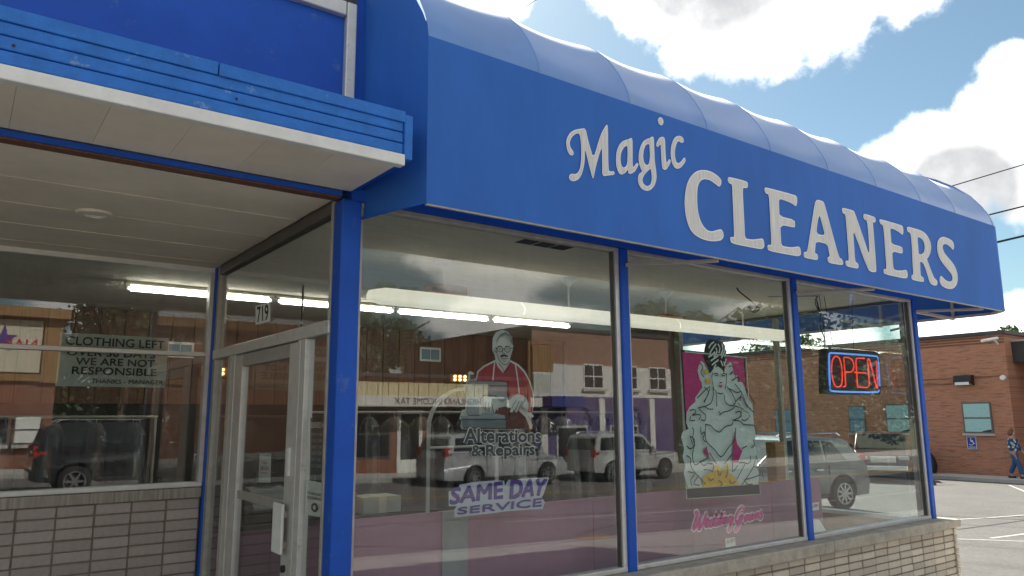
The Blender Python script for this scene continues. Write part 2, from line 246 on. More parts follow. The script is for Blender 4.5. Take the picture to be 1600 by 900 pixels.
# ------------------------------------------------------------------ mesh helpers
class MB:
    def __init__(s): s.v = []; s.f = []
    def add(s, vs, fs):
        n = len(s.v); s.v += [tuple(p) for p in vs]; s.f += [tuple(i+n for i in f) for f in fs]; return s
    def box(s, x0, x1, y0, y1, z0, z1):
        return s.add([(x0,y0,z0),(x1,y0,z0),(x1,y1,z0),(x0,y1,z0),(x0,y0,z1),(x1,y0,z1),(x1,y1,z1),(x0,y1,z1)],
                     [(0,3,2,1),(4,5,6,7),(0,1,5,4),(1,2,6,5),(2,3,7,6),(3,0,4,7)])
    def gbox(s, x0, x1, y0, y1, z1, off=-.4):   # box standing into the sloping ground
        return s.box(x0, x1, y0, y1, min(G(x0), G(x1))+off, z1)
    def quad(s, a, b, c, d): return s.add([a, b, c, d], [(0,1,2,3)])
    def bar(s, a, b, w, h=None):
        a = Vector(a); b = Vector(b); d = (b-a).normalized(); h = h or w
        u = d.cross(Vector((0,0,1)));  u = Vector((1,0,0)) if u.length < 1e-4 else u.normalized(); t = u.cross(d)
        vs = [p + u*(i*w/2) + t*(j*h/2) for p in (a, b) for i, j in ((-1,-1),(1,-1),(1,1),(-1,1))]
        return s.add(vs, [(0,1,2,3),(7,6,5,4),(0,4,5,1),(1,5,6,2),(2,6,7,3),(3,7,4,0)])
    def tube(s, pts, r, n=8, cap=True):
        pts = [Vector(p) for p in pts]; rings = []; base = len(s.v); rr = r if isinstance(r, (list, tuple)) else [r]*len(pts)
        for i, p in enumerate(pts):
            d = (pts[min(i+1, len(pts)-1)] - pts[max(i-1, 0)]).normalized()
            u = d.cross(Vector((0,0,1)));  u = Vector((1,0,0)) if u.length < 1e-3 else u.normalized(); t = u.cross(d)
            s.v += [tuple(p + (u*math.cos(a) + t*math.sin(a))*rr[i]) for a in [2*math.pi*k/n for k in range(n)]]
        for i in range(len(pts)-1):
            for k in range(n):
                a = base+i*n+k; b = base+i*n+(k+1) % n; s.f.append((a, b, b+n, a+n))
        if cap: s.f.append(tuple(base+k for k in range(n))[::-1]); s.f.append(tuple(base+(len(pts)-1)*n+k for k in range(n)))
        return s
    def lathe(s, prof, c, axis='z', n=24):
        base = len(s.v); c = Vector(c)
        for (r, h) in prof:
            for k in range(n):
                a = 2*math.pi*k/n; x, y = r*math.cos(a), r*math.sin(a)
                p = (x, y, h) if axis == 'z' else ((x, h, y) if axis == 'y' else (h, x, y)); s.v.append(tuple(c+Vector(p)))
        for i in range(len(prof)-1):
            for k in range(n):
                a = base+i*n+k; b = base+i*n+(k+1) % n; s.f.append((a, b, b+n, a+n))
        return s
    def poly(s, loops, fn):          # flat filled outline (first loop) with holes, mapped to 3-D by fn
        L = [[Vector((p[0], p[1], 0)) for p in l] for l in loops]; tri = tessellate_polygon(L); fl = [p for l in loops for p in l]
        out = []
        for t in tri:
            a, b, c = (fl[i] for i in t)
            ar = (b[0]-a[0])*(c[1]-a[1])-(c[0]-a[0])*(b[1]-a[1])
            if abs(ar) > 1e-10: out.append(t if ar > 0 else t[::-1])
        return s.add([fn(*p) for p in fl], out)
    def stroke(s, pts, w, fn, cap=True):   # ribbon with rounded ends in a plane
        P = [Vector((p[0], p[1])) for p in pts]; L = []; Rr = []
        for i, p in enumerate(P):
            d = P[min(i+1, len(P)-1)] - P[max(i-1, 0)]
            if d.length < 1e-9: d = Vector((1, 0))
            d.normalize(); n = Vector((-d.y, d.x))*(w/2); L.append(p+n); Rr.append(p-n)
        a = (P[0]-P[1]).normalized()*(w*.35); b = (P[-1]-P[-2]).normalized()*(w*.35)
        n = len(P); o = Vector(fn(0, 0)); nv = (Vector(fn(1, 0))-o).cross(Vector(fn(0, 1))-o).normalized()
        s.k = getattr(s, 'k', 0)+1; base = (s.k % 8)*1.6e-4
        def put(pts, i): off = nv*(base+(i % 4)*4e-5); s.add([Vector(fn(p.x, p.y))+off for p in pts], [tuple(range(len(pts)))])
        put([P[0]+a, Rr[0], L[0]], 3); put([P[-1]+b, L[-1], Rr[-1]], 3)
        for i in range(n-1): put([L[i], Rr[i], Rr[i+1], L[i+1]], i % 3)
        return s
    def build(s, name, m, parent=None, local=False, smooth=False, bevel=0, seg=2, sharp=40):
        vs = s.v
        if parent is not None and not local:
            rt = parent
            while rt.parent is not None: rt = rt.parent
            l = rt.location; vs = [(x-l[0], y-l[1], z-l[2]) for x, y, z in vs]
        me = bpy.data.meshes.new(name); me.from_pydata(vs, [], s.f); me.materials.append(M(m) if isinstance(m, str) else m)
        if smooth:
            me.shade_smooth(); me.set_sharp_from_angle(angle=R(sharp))
        o = bpy.data.objects.new(name, me); COL.objects.link(o); o.parent = parent
        if bevel:
            b = o.modifiers.new('bevel', 'BEVEL'); b.width = bevel; b.segments = seg; b.limit_method = 'ANGLE'; b.angle_limit = R(35)
        return o
def box(x0, x1, y0, y1, z0, z1): return MB().box(x0, x1, y0, y1, z0, z1)
def tag(o, label=None, cat=None, group=None, kind=None):
    if label: o['label'] = label
    if cat: o['category'] = cat
    if group: o['group'] = group
    if kind: o['kind'] = kind
    return o
def thing(name, label, cat, loc=(0, 0, 0), group=None, rz=0):
    o = bpy.data.objects.new(name, None); COL.objects.link(o); o.location = loc; o.rotation_euler = (0, 0, rz); o.empty_display_size = .2
    return tag(o, label, cat, group)
def cpy(o, parent, loc=None):
    c = o.copy(); COL.objects.link(c); c.parent = parent
    if loc is not None: c.location = loc
    return c
def chaikin(p, n=1):
    for _ in range(n):
        q = []
        for i in range(len(p)):
            a, b = p[i], p[(i+1) % len(p)]; q += [(a[0]*.78+b[0]*.22, a[1]*.78+b[1]*.22), (a[0]*.22+b[0]*.78, a[1]*.22+b[1]*.78)]
        p = q
    return p
def inset(p, d):                           # closed outline moved inwards by d
    ar = sum(p[i][0]*p[(i+1) % len(p)][1]-p[(i+1) % len(p)][0]*p[i][1] for i in range(len(p))); sg = 1 if ar > 0 else -1; q = []
    for i in range(len(p)):
        a, b, c = Vector(p[i-1]), Vector(p[i]), Vector(p[(i+1) % len(p)]); d1 = (b-a).normalized(); d2 = (c-b).normalized(); n = Vector((-d1.y-d2.y, d1.x+d2.x))
        n = n.normalized() if n.length > 1e-6 else Vector((-d1.y, d1.x)); k = max(.5, n.dot(Vector((-d1.y, d1.x)))); r = b+n*sg*d/k; q.append((r.x, r.y))
    return q
def smoothline(p, n=4):
    out = []
    for i in range(len(p)-1):
        p0, p1, p2, p3 = p[max(i-1, 0)], p[i], p[i+1], p[min(i+2, len(p)-1)]
        for k in range(n):
            t = k/n
            out.append(tuple(.5*(2*p1[j]+(p2[j]-p0[j])*t+(2*p0[j]-5*p1[j]+4*p2[j]-p3[j])*t*t+(3*p1[j]-p0[j]-3*p2[j]+p3[j])*t**3) for j in range(len(p1))))
    return out+[tuple(p[-1])]
def textmesh(s, bold=0.0, shear=0.0, space=1.0):
    c = bpy.data.curves.new('t', 'FONT'); c.body = s; c.offset = 0; c.shear = shear; c.space_character = space; c.resolution_u = 3
    o = bpy.data.objects.new('t', c); COL.objects.link(o); dg = bpy.context.evaluated_depsgraph_get(); me = bpy.data.meshes.new_from_object(o.evaluated_get(dg))
    vs = [(v.co.x, v.co.y) for v in me.vertices]; fs = [tuple(p.vertices) for p in me.polygons]
    B = vs
    if bold:                                    # heavier strokes keep the plain lettering's box
        c.offset = bold; o.update_tag(); dg.update(); bpy.data.meshes.remove(me); me = bpy.data.meshes.new_from_object(o.evaluated_get(dg))
        vs = [(v.co.x, v.co.y) for v in me.vertices]; fs = [tuple(p.vertices) for p in me.polygons]
    bpy.data.objects.remove(o); bpy.data.curves.remove(c); bpy.data.meshes.remove(me)
    x0 = min(v[0] for v in B); x1 = max(v[0] for v in B); y0 = min(v[1] for v in B); y1 = max(v[1] for v in B)
    return [((x-x0)/(x1-x0), (y-y0)/(y1-y0)) for x, y in vs], fs
def textquad(mb, s, q, fn, bold=0.0, shear=0.0, space=1.0):   # lettering fitted into the quad q = bl, br, tr, tl
    vs, fs = textmesh(s, 0, shear, space)
    def bil(u, v): return tuple((q[0][i]*(1-u)+q[1][i]*u)*(1-v)+(q[3][i]*(1-u)+q[2][i]*u)*v for i in (0, 1))
    P2 = [bil(u, v) for u, v in vs]; mb.add([fn(*p) for p in P2], fs)
    if bold:                                   # heavier weight: a stroke run round every outline
        ed = {}
        for f in fs:
            for a, b in zip(f, f[1:]+f[:1]): ed[(min(a, b), max(a, b))] = ed.get((min(a, b), max(a, b)), 0)+1
        nb = {}
        for (a, b), c in ed.items():
            if c == 1: nb.setdefault(a, []).append(b); nb.setdefault(b, []).append(a)
        hgt = math.dist(q[0], q[3]); seen = set()
        for st in nb:
            if st in seen: continue
            lp = [st]; seen.add(st); cur = st
            while True:
                nx = [k for k in nb[cur] if k not in seen]
                if not nx: break
                cur = nx[0]; seen.add(cur); lp.append(cur)
            if len(lp) > 2: mb.stroke([P2[k] for k in lp]+[P2[lp[0]]], bold*hgt*1.6, fn)
    return mb
def rectq(x0, x1, z0, z1): return [(x0, z0), (x1, z0), (x1, z1), (x0, z1)]
def onY(y): return lambda a, b: (a, y, b)
def onX(x): return lambda a, b: (x, a, b)
def G(x):                                  # the street and the lot fall gently to the right
    x = max(-15, x); return -.02-.034*min(x, 20)-.007*max(0, min(x, 32)-20)

# lettering and drawing outlines, metres in the plane (x, z) of the sign or pane they lie on
LETTERS={'C': [[(4.485,3.301),(4.511,3.326),(4.518,3.363),(4.479,3.387),(4.414,3.406),(4.336,3.407),(4.264,3.391),(4.205,3.36),(4.158,3.317),(4.116,3.253),(4.093,3.176),(4.083,3.107),(4.086,3.04),(4.103,2.967),(4.136,2.913),(4.189,2.882),(4.257,2.867),(4.333,2.862),(4.411,2.871),(4.478,2.888),(4.51,2.923),(4.503,2.957),(4.482,2.975),(4.438,2.963),(4.377,2.941),(4.326,2.94),(4.277,2.967),(4.243,3.013),(4.225,3.079),(4.223,3.156),(4.231,3.235),(4.25,3.286),(4.284,3.319),(4.324,3.334),(4.376,3.336),(4.434,3.32)]],'L': [[(4.597,3.396),(4.616,3.406),(4.826,3.411),(4.844,3.396),(4.836,3.362),(4.814,3.351),(4.778,3.352),(4.77,3.295),(4.769,3.176),(4.767,3.031),(4.764,2.943),(4.839,2.944),(4.912,2.957),(4.994,2.976),(5.007,2.938),(5.004,2.905),(4.97,2.885),(4.918,2.881),(4.776,2.88),(4.597,2.88),(4.581,2.907),(4.585,2.927),(4.609,2.933),(4.631,2.929),(4.636,3.039),(4.639,3.155),(4.642,3.273),(4.644,3.352),(4.608,3.353),(4.592,3.372)]],'E': [[(5.06,3.399),(5.083,3.407),(5.474,3.413),(5.506,3.401),(5.501,3.351),(5.482,3.314),(5.416,3.332),(5.322,3.34),(5.244,3.341),(5.238,3.264),(5.235,3.192),(5.448,3.195),(5.446,3.138),(5.432,3.127),(5.238,3.121),(5.234,3.026),(5.234,2.949),(5.308,2.947),(5.388,2.954),(5.49,2.977),(5.505,2.929),(5.497,2.904),(5.459,2.887),(5.332,2.884),(5.058,2.881),(5.043,2.907),(5.051,2.928),(5.075,2.935),(5.1,2.931),(5.105,3.073),(5.108,3.214),(5.111,3.356),(5.07,3.353),(5.056,3.375)]],'A': [[(5.542,2.929),(5.563,2.94),(5.593,2.94),(5.648,3.084),(5.699,3.22),(5.763,3.391),(5.793,3.423),(5.829,3.432),(5.898,3.429),(5.916,3.406),(5.965,3.271),(6.015,3.126),(6.08,2.952),(6.124,2.945),(6.14,2.913),(6.126,2.894),(6.071,2.888),(5.911,2.886),(5.891,2.914),(5.901,2.936),(5.934,2.946),(5.925,2.983),(5.908,3.052),(5.738,3.052),(5.72,2.996),(5.708,2.945),(5.739,2.943),(5.753,2.926),(5.744,2.896),(5.714,2.887),(5.548,2.886),(5.538,2.909)],[(5.821,3.304),(5.773,3.201),(5.753,3.119),(5.883,3.122),(5.859,3.204)]],'N': [[(6.192,3.414),(6.212,3.424),(6.385,3.427),(6.405,3.404),(6.477,3.268),(6.537,3.147),(6.59,3.04),(6.606,3.156),(6.61,3.252),(6.605,3.365),(6.557,3.371),(6.545,3.391),(6.557,3.419),(6.582,3.426),(6.748,3.425),(6.766,3.404),(6.757,3.375),(6.735,3.368),(6.708,3.369),(6.706,3.24),(6.703,3.099),(6.695,2.907),(6.68,2.891),(6.622,2.885),(6.575,2.889),(6.548,2.903),(6.47,3.026),(6.398,3.162),(6.349,3.232),(6.343,3.103),(6.337,2.947),(6.386,2.938),(6.391,2.911),(6.379,2.891),(6.348,2.887),(6.189,2.887),(6.174,2.915),(6.181,2.936),(6.205,2.942),(6.236,2.943),(6.24,3.107),(6.242,3.242),(6.24,3.371),(6.201,3.371),(6.189,3.395)]],'E2': [[(6.836,3.412),(6.861,3.419),(7.234,3.419),(7.277,3.411),(7.276,3.357),(7.256,3.319),(7.175,3.343),(7.09,3.356),(7.022,3.357),(7.021,3.266),(7.018,3.201),(7.22,3.2),(7.228,3.167),(7.217,3.138),(7.188,3.129),(7.018,3.131),(7.013,3.032),(7.012,2.955),(7.085,2.951),(7.175,2.961),(7.264,2.98),(7.281,2.941),(7.271,2.908),(7.241,2.892),(7.178,2.887),(6.835,2.888),(6.821,2.912),(6.831,2.936),(6.853,2.941),(6.881,2.938),(6.887,3.105),(6.895,3.249),(6.891,3.369),(6.848,3.367),(6.832,3.391)]],'R': [[(7.357,3.413),(7.387,3.424),(7.601,3.425),(7.714,3.413),(7.783,3.375),(7.821,3.322),(7.823,3.265),(7.786,3.203),(7.727,3.152),(7.703,3.139),(7.734,3.092),(7.769,3.029),(7.822,2.955),(7.877,2.937),(7.881,2.909),(7.856,2.885),(7.795,2.877),(7.739,2.885),(7.706,2.91),(7.68,2.973),(7.647,3.044),(7.617,3.083),(7.555,3.1),(7.545,3.032),(7.539,2.946),(7.593,2.937),(7.599,2.913),(7.583,2.89),(7.365,2.888),(7.342,2.913),(7.356,2.937),(7.39,2.943),(7.402,3.099),(7.415,3.239),(7.418,3.366),(7.367,3.368),(7.349,3.388)],[(7.551,3.342),(7.547,3.247),(7.541,3.17),(7.587,3.168),(7.65,3.195),(7.683,3.246),(7.685,3.294),(7.649,3.332),(7.595,3.346)]],'S': [[(8.33,3.321),(8.351,3.364),(8.328,3.406),(8.238,3.423),(8.135,3.427),(8.049,3.407),(7.983,3.364),(7.951,3.301),(7.951,3.233),(7.979,3.178),(8.049,3.129),(8.14,3.081),(8.214,3.04),(8.23,3.003),(8.215,2.972),(8.162,2.952),(8.091,2.954),(8.025,2.976),(7.976,3.0),(7.938,2.972),(7.929,2.933),(7.958,2.897),(8.033,2.876),(8.134,2.874),(8.231,2.891),(8.317,2.943),(8.353,3.006),(8.354,3.075),(8.31,3.14),(8.227,3.189),(8.152,3.224),(8.097,3.256),(8.076,3.298),(8.09,3.334),(8.135,3.352),(8.2,3.349),(8.269,3.328),(8.307,3.31)]],'mM': [[(2.973,3.326),(2.986,3.362),(3.012,3.398),(3.051,3.425),(3.099,3.442),(3.142,3.457),(3.166,3.368),(3.206,3.261),(3.254,3.388),(3.284,3.457),(3.331,3.526),(3.345,3.524),(3.341,3.358),(3.339,3.247),(3.342,3.199),(3.392,3.213),(3.393,3.187),(3.336,3.172),(3.282,3.156),(3.283,3.236),(3.285,3.36),(3.261,3.307),(3.227,3.218),(3.203,3.129),(3.193,3.125),(3.173,3.187),(3.153,3.25),(3.134,3.314),(3.13,3.245),(3.122,3.197),(3.103,3.139),(3.076,3.098),(3.038,3.076),(3.004,3.073),(2.99,3.091),(2.997,3.112),(3.018,3.123),(3.043,3.125),(3.065,3.135),(3.087,3.17),(3.097,3.218),(3.102,3.273),(3.1,3.34),(3.091,3.409),(3.055,3.398),(3.02,3.366),(3.002,3.326),(3.01,3.294),(3.03,3.278),(3.038,3.26),(3.025,3.244),(3.0,3.245),(2.98,3.274)]],'ma': [[(3.558,3.484),(3.575,3.48),(3.571,3.393),(3.567,3.293),(3.573,3.273),(3.593,3.298),(3.611,3.316),(3.627,3.309),(3.611,3.281),(3.586,3.247),(3.551,3.225),(3.523,3.222),(3.522,3.252),(3.494,3.219),(3.456,3.199),(3.429,3.21),(3.411,3.255),(3.41,3.303),(3.421,3.362),(3.446,3.409),(3.476,3.44),(3.514,3.46),(3.539,3.469)],[(3.522,3.419),(3.493,3.405),(3.463,3.363),(3.452,3.312),(3.459,3.264),(3.479,3.253),(3.501,3.266),(3.516,3.29),(3.524,3.362)]],'mg': [[(3.773,3.543),(3.79,3.536),(3.788,3.454),(3.788,3.367),(3.799,3.296),(3.801,3.238),(3.778,3.183),(3.736,3.144),(3.691,3.128),(3.643,3.137),(3.616,3.168),(3.613,3.21),(3.629,3.241),(3.661,3.264),(3.645,3.28),(3.628,3.327),(3.631,3.385),(3.648,3.439),(3.68,3.486),(3.721,3.513),(3.752,3.526)],[(3.739,3.481),(3.704,3.465),(3.682,3.424),(3.672,3.372),(3.68,3.33),(3.706,3.315),(3.731,3.333),(3.742,3.386),(3.742,3.445)],[(3.745,3.303),(3.714,3.276),(3.678,3.244),(3.656,3.204),(3.664,3.177),(3.698,3.163),(3.733,3.179),(3.75,3.214),(3.752,3.258)]],'mi': [[(3.81,3.496),(3.844,3.548),(3.881,3.566),(3.904,3.558),(3.904,3.479),(3.905,3.405),(3.911,3.373),(3.928,3.395),(3.941,3.411),(3.958,3.405),(3.947,3.377),(3.914,3.333),(3.887,3.317),(3.862,3.327),(3.858,3.396),(3.857,3.469),(3.857,3.506),(3.83,3.476),(3.812,3.478)]],'mdot': [[(3.868,3.709),(3.889,3.704),(3.898,3.68),(3.886,3.655),(3.868,3.646),(3.845,3.653),(3.836,3.677),(3.847,3.698)]],'mc': [[(4.107,3.584),(4.102,3.606),(4.068,3.615),(4.025,3.6),(3.991,3.566),(3.964,3.507),(3.957,3.446),(3.964,3.395),(3.983,3.362),(4.014,3.351),(4.052,3.364),(4.086,3.394),(4.119,3.434),(4.112,3.456),(4.095,3.451),(4.066,3.416),(4.033,3.396),(4.012,3.405),(4.002,3.448),(4.008,3.502),(4.027,3.547),(4.049,3.571),(4.076,3.562),(4.098,3.568)]]}
TAILOR={'fill': {'backing': [(2.916,2.179),(2.966,2.171),(3.0,2.137),(3.013,2.064),(2.993,2.013),(2.982,1.981),(3.055,1.953),(3.112,1.909),(3.158,1.833),(3.186,1.76),(3.188,1.688),(3.166,1.624),(3.185,1.605),(3.159,1.59),(3.172,1.544),(3.165,1.519),(3.147,1.521),(2.94,1.516),(2.603,1.525),(2.591,1.542),(2.598,1.583),(2.583,1.592),(2.603,1.646),(2.628,1.651),(2.633,1.735),(2.617,1.761),(2.622,1.803),(2.642,1.83),(2.651,1.873),(2.647,1.886),(2.668,1.894),(2.692,1.884),(2.694,1.843),(2.71,1.849),(2.72,1.897),(2.768,1.933),(2.833,1.962),(2.865,1.977),(2.855,2.012),(2.838,2.042),(2.842,2.118),(2.866,2.156)],'shirt': [(2.865,1.965),(2.773,1.923),(2.729,1.891),(2.713,1.834),(2.947,1.835),(2.954,1.713),(3.008,1.753),(3.053,1.758),(3.099,1.741),(3.131,1.705),(3.13,1.633),(3.163,1.628),(3.177,1.688),(3.169,1.769),(3.142,1.841),(3.096,1.902),(3.044,1.943),(2.984,1.965),(2.926,1.89),(2.882,1.928)],'trousers': [(2.875,1.66),(2.941,1.669),(3.052,1.642),(3.109,1.598),(3.147,1.522),(2.942,1.522),(2.94,1.594),(2.853,1.623)],'machine': [(2.639,1.819),(2.663,1.828),(2.942,1.83),(2.953,1.819),(2.95,1.713),(2.919,1.699),(2.886,1.712),(2.854,1.738),(2.758,1.739),(2.731,1.711),(2.731,1.617),(2.635,1.614),(2.631,1.735)],'bed': [(2.588,1.609),(2.726,1.611),(2.758,1.628),(2.853,1.623),(2.93,1.612),(2.938,1.59),(2.595,1.588)],'base': [(2.595,1.585),(2.938,1.585),(2.938,1.526),(2.605,1.535),(2.599,1.567)],'spool': [(2.657,1.871),(2.686,1.872),(2.688,1.841),(2.659,1.84)],'hand1': [(2.758,1.735),(2.832,1.736),(2.854,1.712),(2.877,1.66),(2.871,1.638),(2.858,1.664),(2.847,1.625),(2.834,1.627),(2.826,1.66),(2.817,1.63),(2.804,1.632),(2.796,1.661),(2.781,1.639),(2.769,1.644),(2.762,1.694)],'hand2': [(2.935,1.676),(2.986,1.729),(3.042,1.756),(3.11,1.723),(3.13,1.687),(3.123,1.644),(3.098,1.65),(3.066,1.678),(3.046,1.667),(3.027,1.629),(3.009,1.635),(3.003,1.651),(2.99,1.63),(2.968,1.633),(2.98,1.66),(2.954,1.658)],'hair': [(2.86,2.066),(2.863,2.111),(2.894,2.148),(2.938,2.166),(2.977,2.146),(2.994,2.109),(2.996,2.073),(2.979,2.097),(2.966,2.133),(2.933,2.145),(2.888,2.128),(2.87,2.102)],'moustache': [(2.885,1.999),(2.901,2.009),(2.918,2.013),(2.937,2.012),(2.954,2.004),(2.95,1.996),(2.921,2.0),(2.894,1.992)]},'lines': [[(2.855,2.056),(2.861,2.012),(2.883,1.968),(2.923,1.945),(2.956,1.959),(2.983,2.007),(2.995,2.063)],[(2.838,2.042),(2.849,2.025),(2.859,2.024)],[(3.013,2.06),(3.001,2.027),(2.988,2.021)],[(2.91,2.037),(2.905,2.019),(2.927,2.019)],[(2.896,1.983),(2.92,1.981),(2.947,1.986)],[(2.909,1.969),(2.923,1.966),(2.936,1.971)],[(2.868,2.061),(2.882,2.067),(2.901,2.062)],[(2.928,2.064),(2.945,2.068),(2.966,2.064)],[(2.876,1.95),(2.904,1.923),(2.926,1.888),(2.954,1.926),(2.981,1.961)],[(2.881,2.045),(2.888,2.046)],[(2.941,2.046),(2.948,2.048)],[(2.633,1.735),(2.63,1.804),(2.645,1.821),(2.663,1.83),(2.942,1.832),(2.955,1.819),(2.952,1.713)],[(2.663,1.804),(2.942,1.803)],[(2.731,1.711),(2.758,1.739),(2.854,1.738)],[(2.635,1.613),(2.726,1.613)],[(2.588,1.588),(2.938,1.587)],[(2.605,1.533),(2.94,1.523)],[(2.768,1.644),(2.773,1.703)],[(2.802,1.634),(2.791,1.694)],[(2.834,1.627),(2.816,1.694)],[(2.98,1.66),(3.019,1.713)],[(3.007,1.641),(3.042,1.705)],[(3.035,1.642),(3.064,1.705)],[(3.064,1.676),(3.099,1.723)],[(2.954,1.713),(3.008,1.753),(3.053,1.758),(3.099,1.741),(3.131,1.705)],[(2.773,1.92),(2.752,1.876),(2.749,1.836)],[(3.055,1.885),(3.077,1.813),(3.099,1.741)],[(3.12,1.605),(3.154,1.553)],[(3.137,1.601),(3.165,1.549)],[(2.906,2.046),(2.905,2.039),(2.9,2.033),(2.893,2.029),(2.884,2.027),(2.876,2.028),(2.869,2.032),(2.864,2.038),(2.862,2.044),(2.864,2.051),(2.869,2.057),(2.876,2.062),(2.884,2.063),(2.893,2.062),(2.9,2.059),(2.905,2.053),(2.906,2.046)],[(2.968,2.048),(2.966,2.041),(2.961,2.035),(2.954,2.03),(2.945,2.028),(2.937,2.029),(2.93,2.033),(2.925,2.039),(2.923,2.045),(2.925,2.052),(2.93,2.059),(2.937,2.063),(2.945,2.065),(2.954,2.064),(2.961,2.06),(2.966,2.054),(2.968,2.048)],[(2.906,2.048),(2.923,2.048)],[(2.862,2.048),(2.849,2.056)],[(2.968,2.051),(2.994,2.063)]],'tape': [[(2.841,1.956),(2.833,1.905),(2.826,1.838)],[(3.01,1.954),(3.026,1.866),(3.042,1.758)]]}
TXQ={'alter': [(2.592,1.442),(3.199,1.437),(3.201,1.513),(2.591,1.531)],'repair': [(2.642,1.343),(3.14,1.327),(3.141,1.425),(2.641,1.424)],'samebk': [(2.499,1.15),(2.57,1.164),(2.579,1.187),(2.627,1.191),(2.704,1.198),(2.853,1.199),(2.921,1.193),(2.927,1.161),(2.953,1.194),(3.055,1.197),(3.178,1.197),(3.296,1.196),(3.27,1.134),(3.244,1.084),(3.23,1.068),(3.258,1.035),(3.238,0.992),(3.128,0.997),(2.979,0.999),(2.942,1.0),(2.765,0.996),(2.649,0.995),(2.545,0.994),(2.541,1.039),(2.56,1.059),(2.502,1.063)],'same': [(2.508,1.075),(2.92,1.084),(2.907,1.187),(2.515,1.167)],'day': [(2.966,1.081),(3.249,1.083),(3.276,1.185),(2.966,1.193)],'service': [(2.562,1.01),(3.235,1.012),(3.23,1.064),(2.553,1.05)],'repbk': [(2.619,1.53),(3.201,1.513),(3.199,1.434),(3.141,1.422),(3.14,1.327),(2.903,1.326),(2.9,1.306),(2.871,1.308),(2.87,1.331),(2.635,1.338),(2.641,1.424),(2.592,1.439)]}
WEDDING=[[(4.743,0.853),(4.777,0.858),(4.745,0.799),(4.712,0.733),(4.753,0.755),(4.81,0.833),(4.795,0.787),(4.779,0.724),(4.821,0.756),(4.88,0.842)],[(4.868,0.767),(4.899,0.786),(4.885,0.798),(4.859,0.767),(4.868,0.738),(4.902,0.755)],[(4.954,0.787),(4.919,0.777),(4.908,0.749),(4.924,0.736),(4.955,0.759),(5.013,0.838),(4.972,0.769),(4.958,0.743),(4.982,0.751)],[(5.023,0.789),(4.989,0.779),(4.977,0.75),(4.993,0.739),(5.023,0.761),(5.08,0.838),(5.041,0.771),(5.027,0.745),(5.05,0.751)],[(5.081,0.79),(5.061,0.752),(5.082,0.75)],[(5.103,0.82),(5.108,0.824)],[(5.103,0.792),(5.085,0.747),(5.101,0.773),(5.124,0.789),(5.128,0.773),(5.114,0.748),(5.136,0.755)],[(5.196,0.789),(5.163,0.787),(5.149,0.76),(5.17,0.755),(5.208,0.788),(5.183,0.733),(5.157,0.687),(5.138,0.693),(5.178,0.726)],[(5.351,0.839),(5.324,0.854),(5.268,0.817),(5.237,0.762),(5.264,0.744),(5.308,0.783),(5.333,0.787),(5.294,0.731),(5.248,0.679),(5.227,0.691),(5.281,0.732)],[(5.375,0.782),(5.354,0.764),(5.364,0.74),(5.392,0.757),(5.384,0.782),(5.417,0.776)],[(5.429,0.789),(5.413,0.748),(5.436,0.751),(5.466,0.79),(5.453,0.752),(5.48,0.76),(5.504,0.792)],[(5.52,0.793),(5.501,0.751),(5.524,0.78),(5.549,0.791),(5.54,0.757),(5.556,0.762)],[(5.595,0.806),(5.575,0.789),(5.594,0.768),(5.576,0.745),(5.555,0.749)]]
